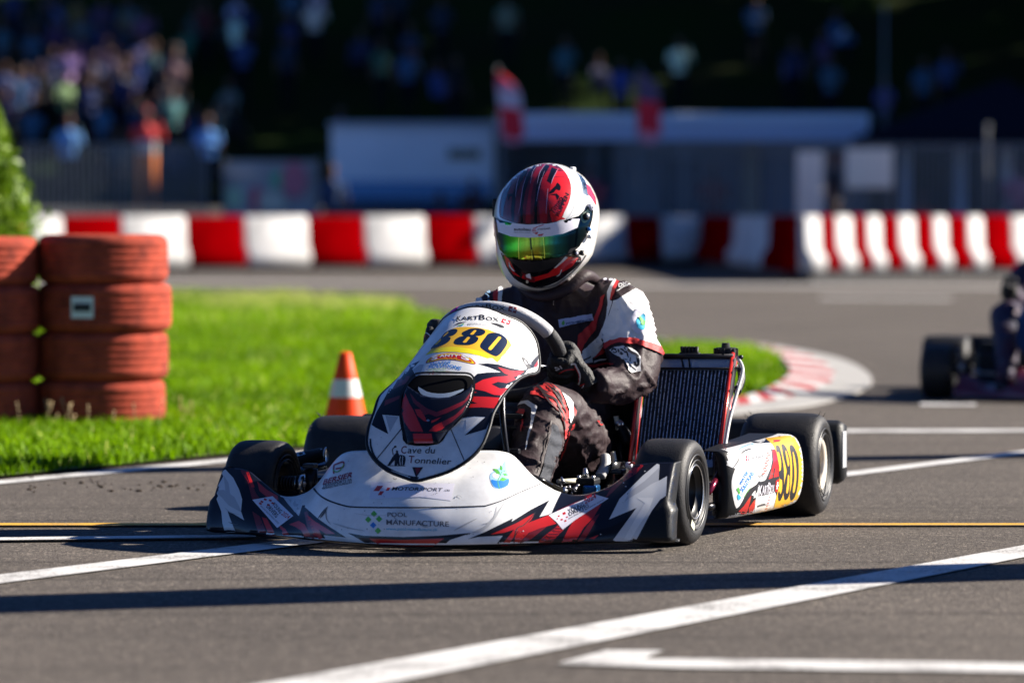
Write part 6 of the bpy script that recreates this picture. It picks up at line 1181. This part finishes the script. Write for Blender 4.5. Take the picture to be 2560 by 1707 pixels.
    k = MB(); p = L(1432, 424, .63); k.box(p, (.012, .03, .014), GY2, bev=.004); k.build('tear_off_post', h)
    k = MB(); pts = catmull([L(1300, 715, .57), L(1330, 738, .55), L(1370, 742, .545), L(1420, 722, .56), L(1462, 690, .60), L(1488, 700, .68)], 6); k.tube(pts, [interp(i/(len(pts)-1), [0, .4, .8, 1], [.010, .013, .017, .014]) for i in range(len(pts))], SUIT, 12); k.build('collar', root)
    return h
def driver(M, label, gfx, suit=None, lid=None):
    root = tag(empty('person', M=M), label, 'person'); suit_body(root, gfx, suit); helmet(root, gfx, lid)
    for s_, a_, wpx in ((1, R(-14), (1476, 962, .335)), (-1, R(168), (1104, 874, .315))):
        P0 = KRING(a_); O = (P0-KC).normalized(); T = KNF.cross(O).normalized(); T = T if T.z > 0 else -T; W_ = L(*wpx)
        q, bv = hand(root, P0+O*.002, T, O, KNF, W_, gfx, [(a2(520,560, 600,545, 640,610, 705,760, 690,920, 645,1070), 4.5, SW), (a2(600,590, 650,680, 690,780, 675,920), 2.2, SR), (a2(670,1000, 740,960, 795,935), 3, SR), (a2(680,1030, 750,1010, 780,960), 2.5, SW), (a2(290,740, 420,670, 600,650), 2.5, SR)] if s_ > 0 else [(z2(470,510, 478,420, 515,352, 560,385), 2.4, SW), (z2(490,500, 490,425, 518,368, 560,400), 1.8, DR)])
        if gfx and s_ > 0: text(q, bv, 'SI', a2(240,680)[0], a2(365,640)[0], (-5, -9), GY2, 9, .02)
        q.build('glove', root)
    return root
DRV = driver(KM, 'racing driver in a black, white and red suit and red topped helmet steering the kart', True)
# ================================================================ SECOND KART, out of focus at the right edge
KM2 = Matrix.Translation((2.41, 17.98, 0)) @ Matrix.Rotation(-R(14), 4, 'Z')
NB = mat('navy_bodywork', (.006, .018, .07), .35, coat=.3); RB = mat('crimson_bodywork', (.10, .004, .02), .35, coat=.3)
kart(KM2, 'dark blue and red racing kart cut by the right edge of the photo', False, {'spoiler': RB, 'panel': NB, 'pod': NB})
D2 = driver(KM2 @ Matrix.Translation((-.10, 0, 0)), 'driver in a dark blue suit in the blurred kart at the right edge', False, mat('suit_dark_blue', (.01, .02, .06), .7, var=.6, vscale=8, var2=(.05, .006, .02)), mat('helmet_blue', (.03, .08, .25), .3, coat=.8))
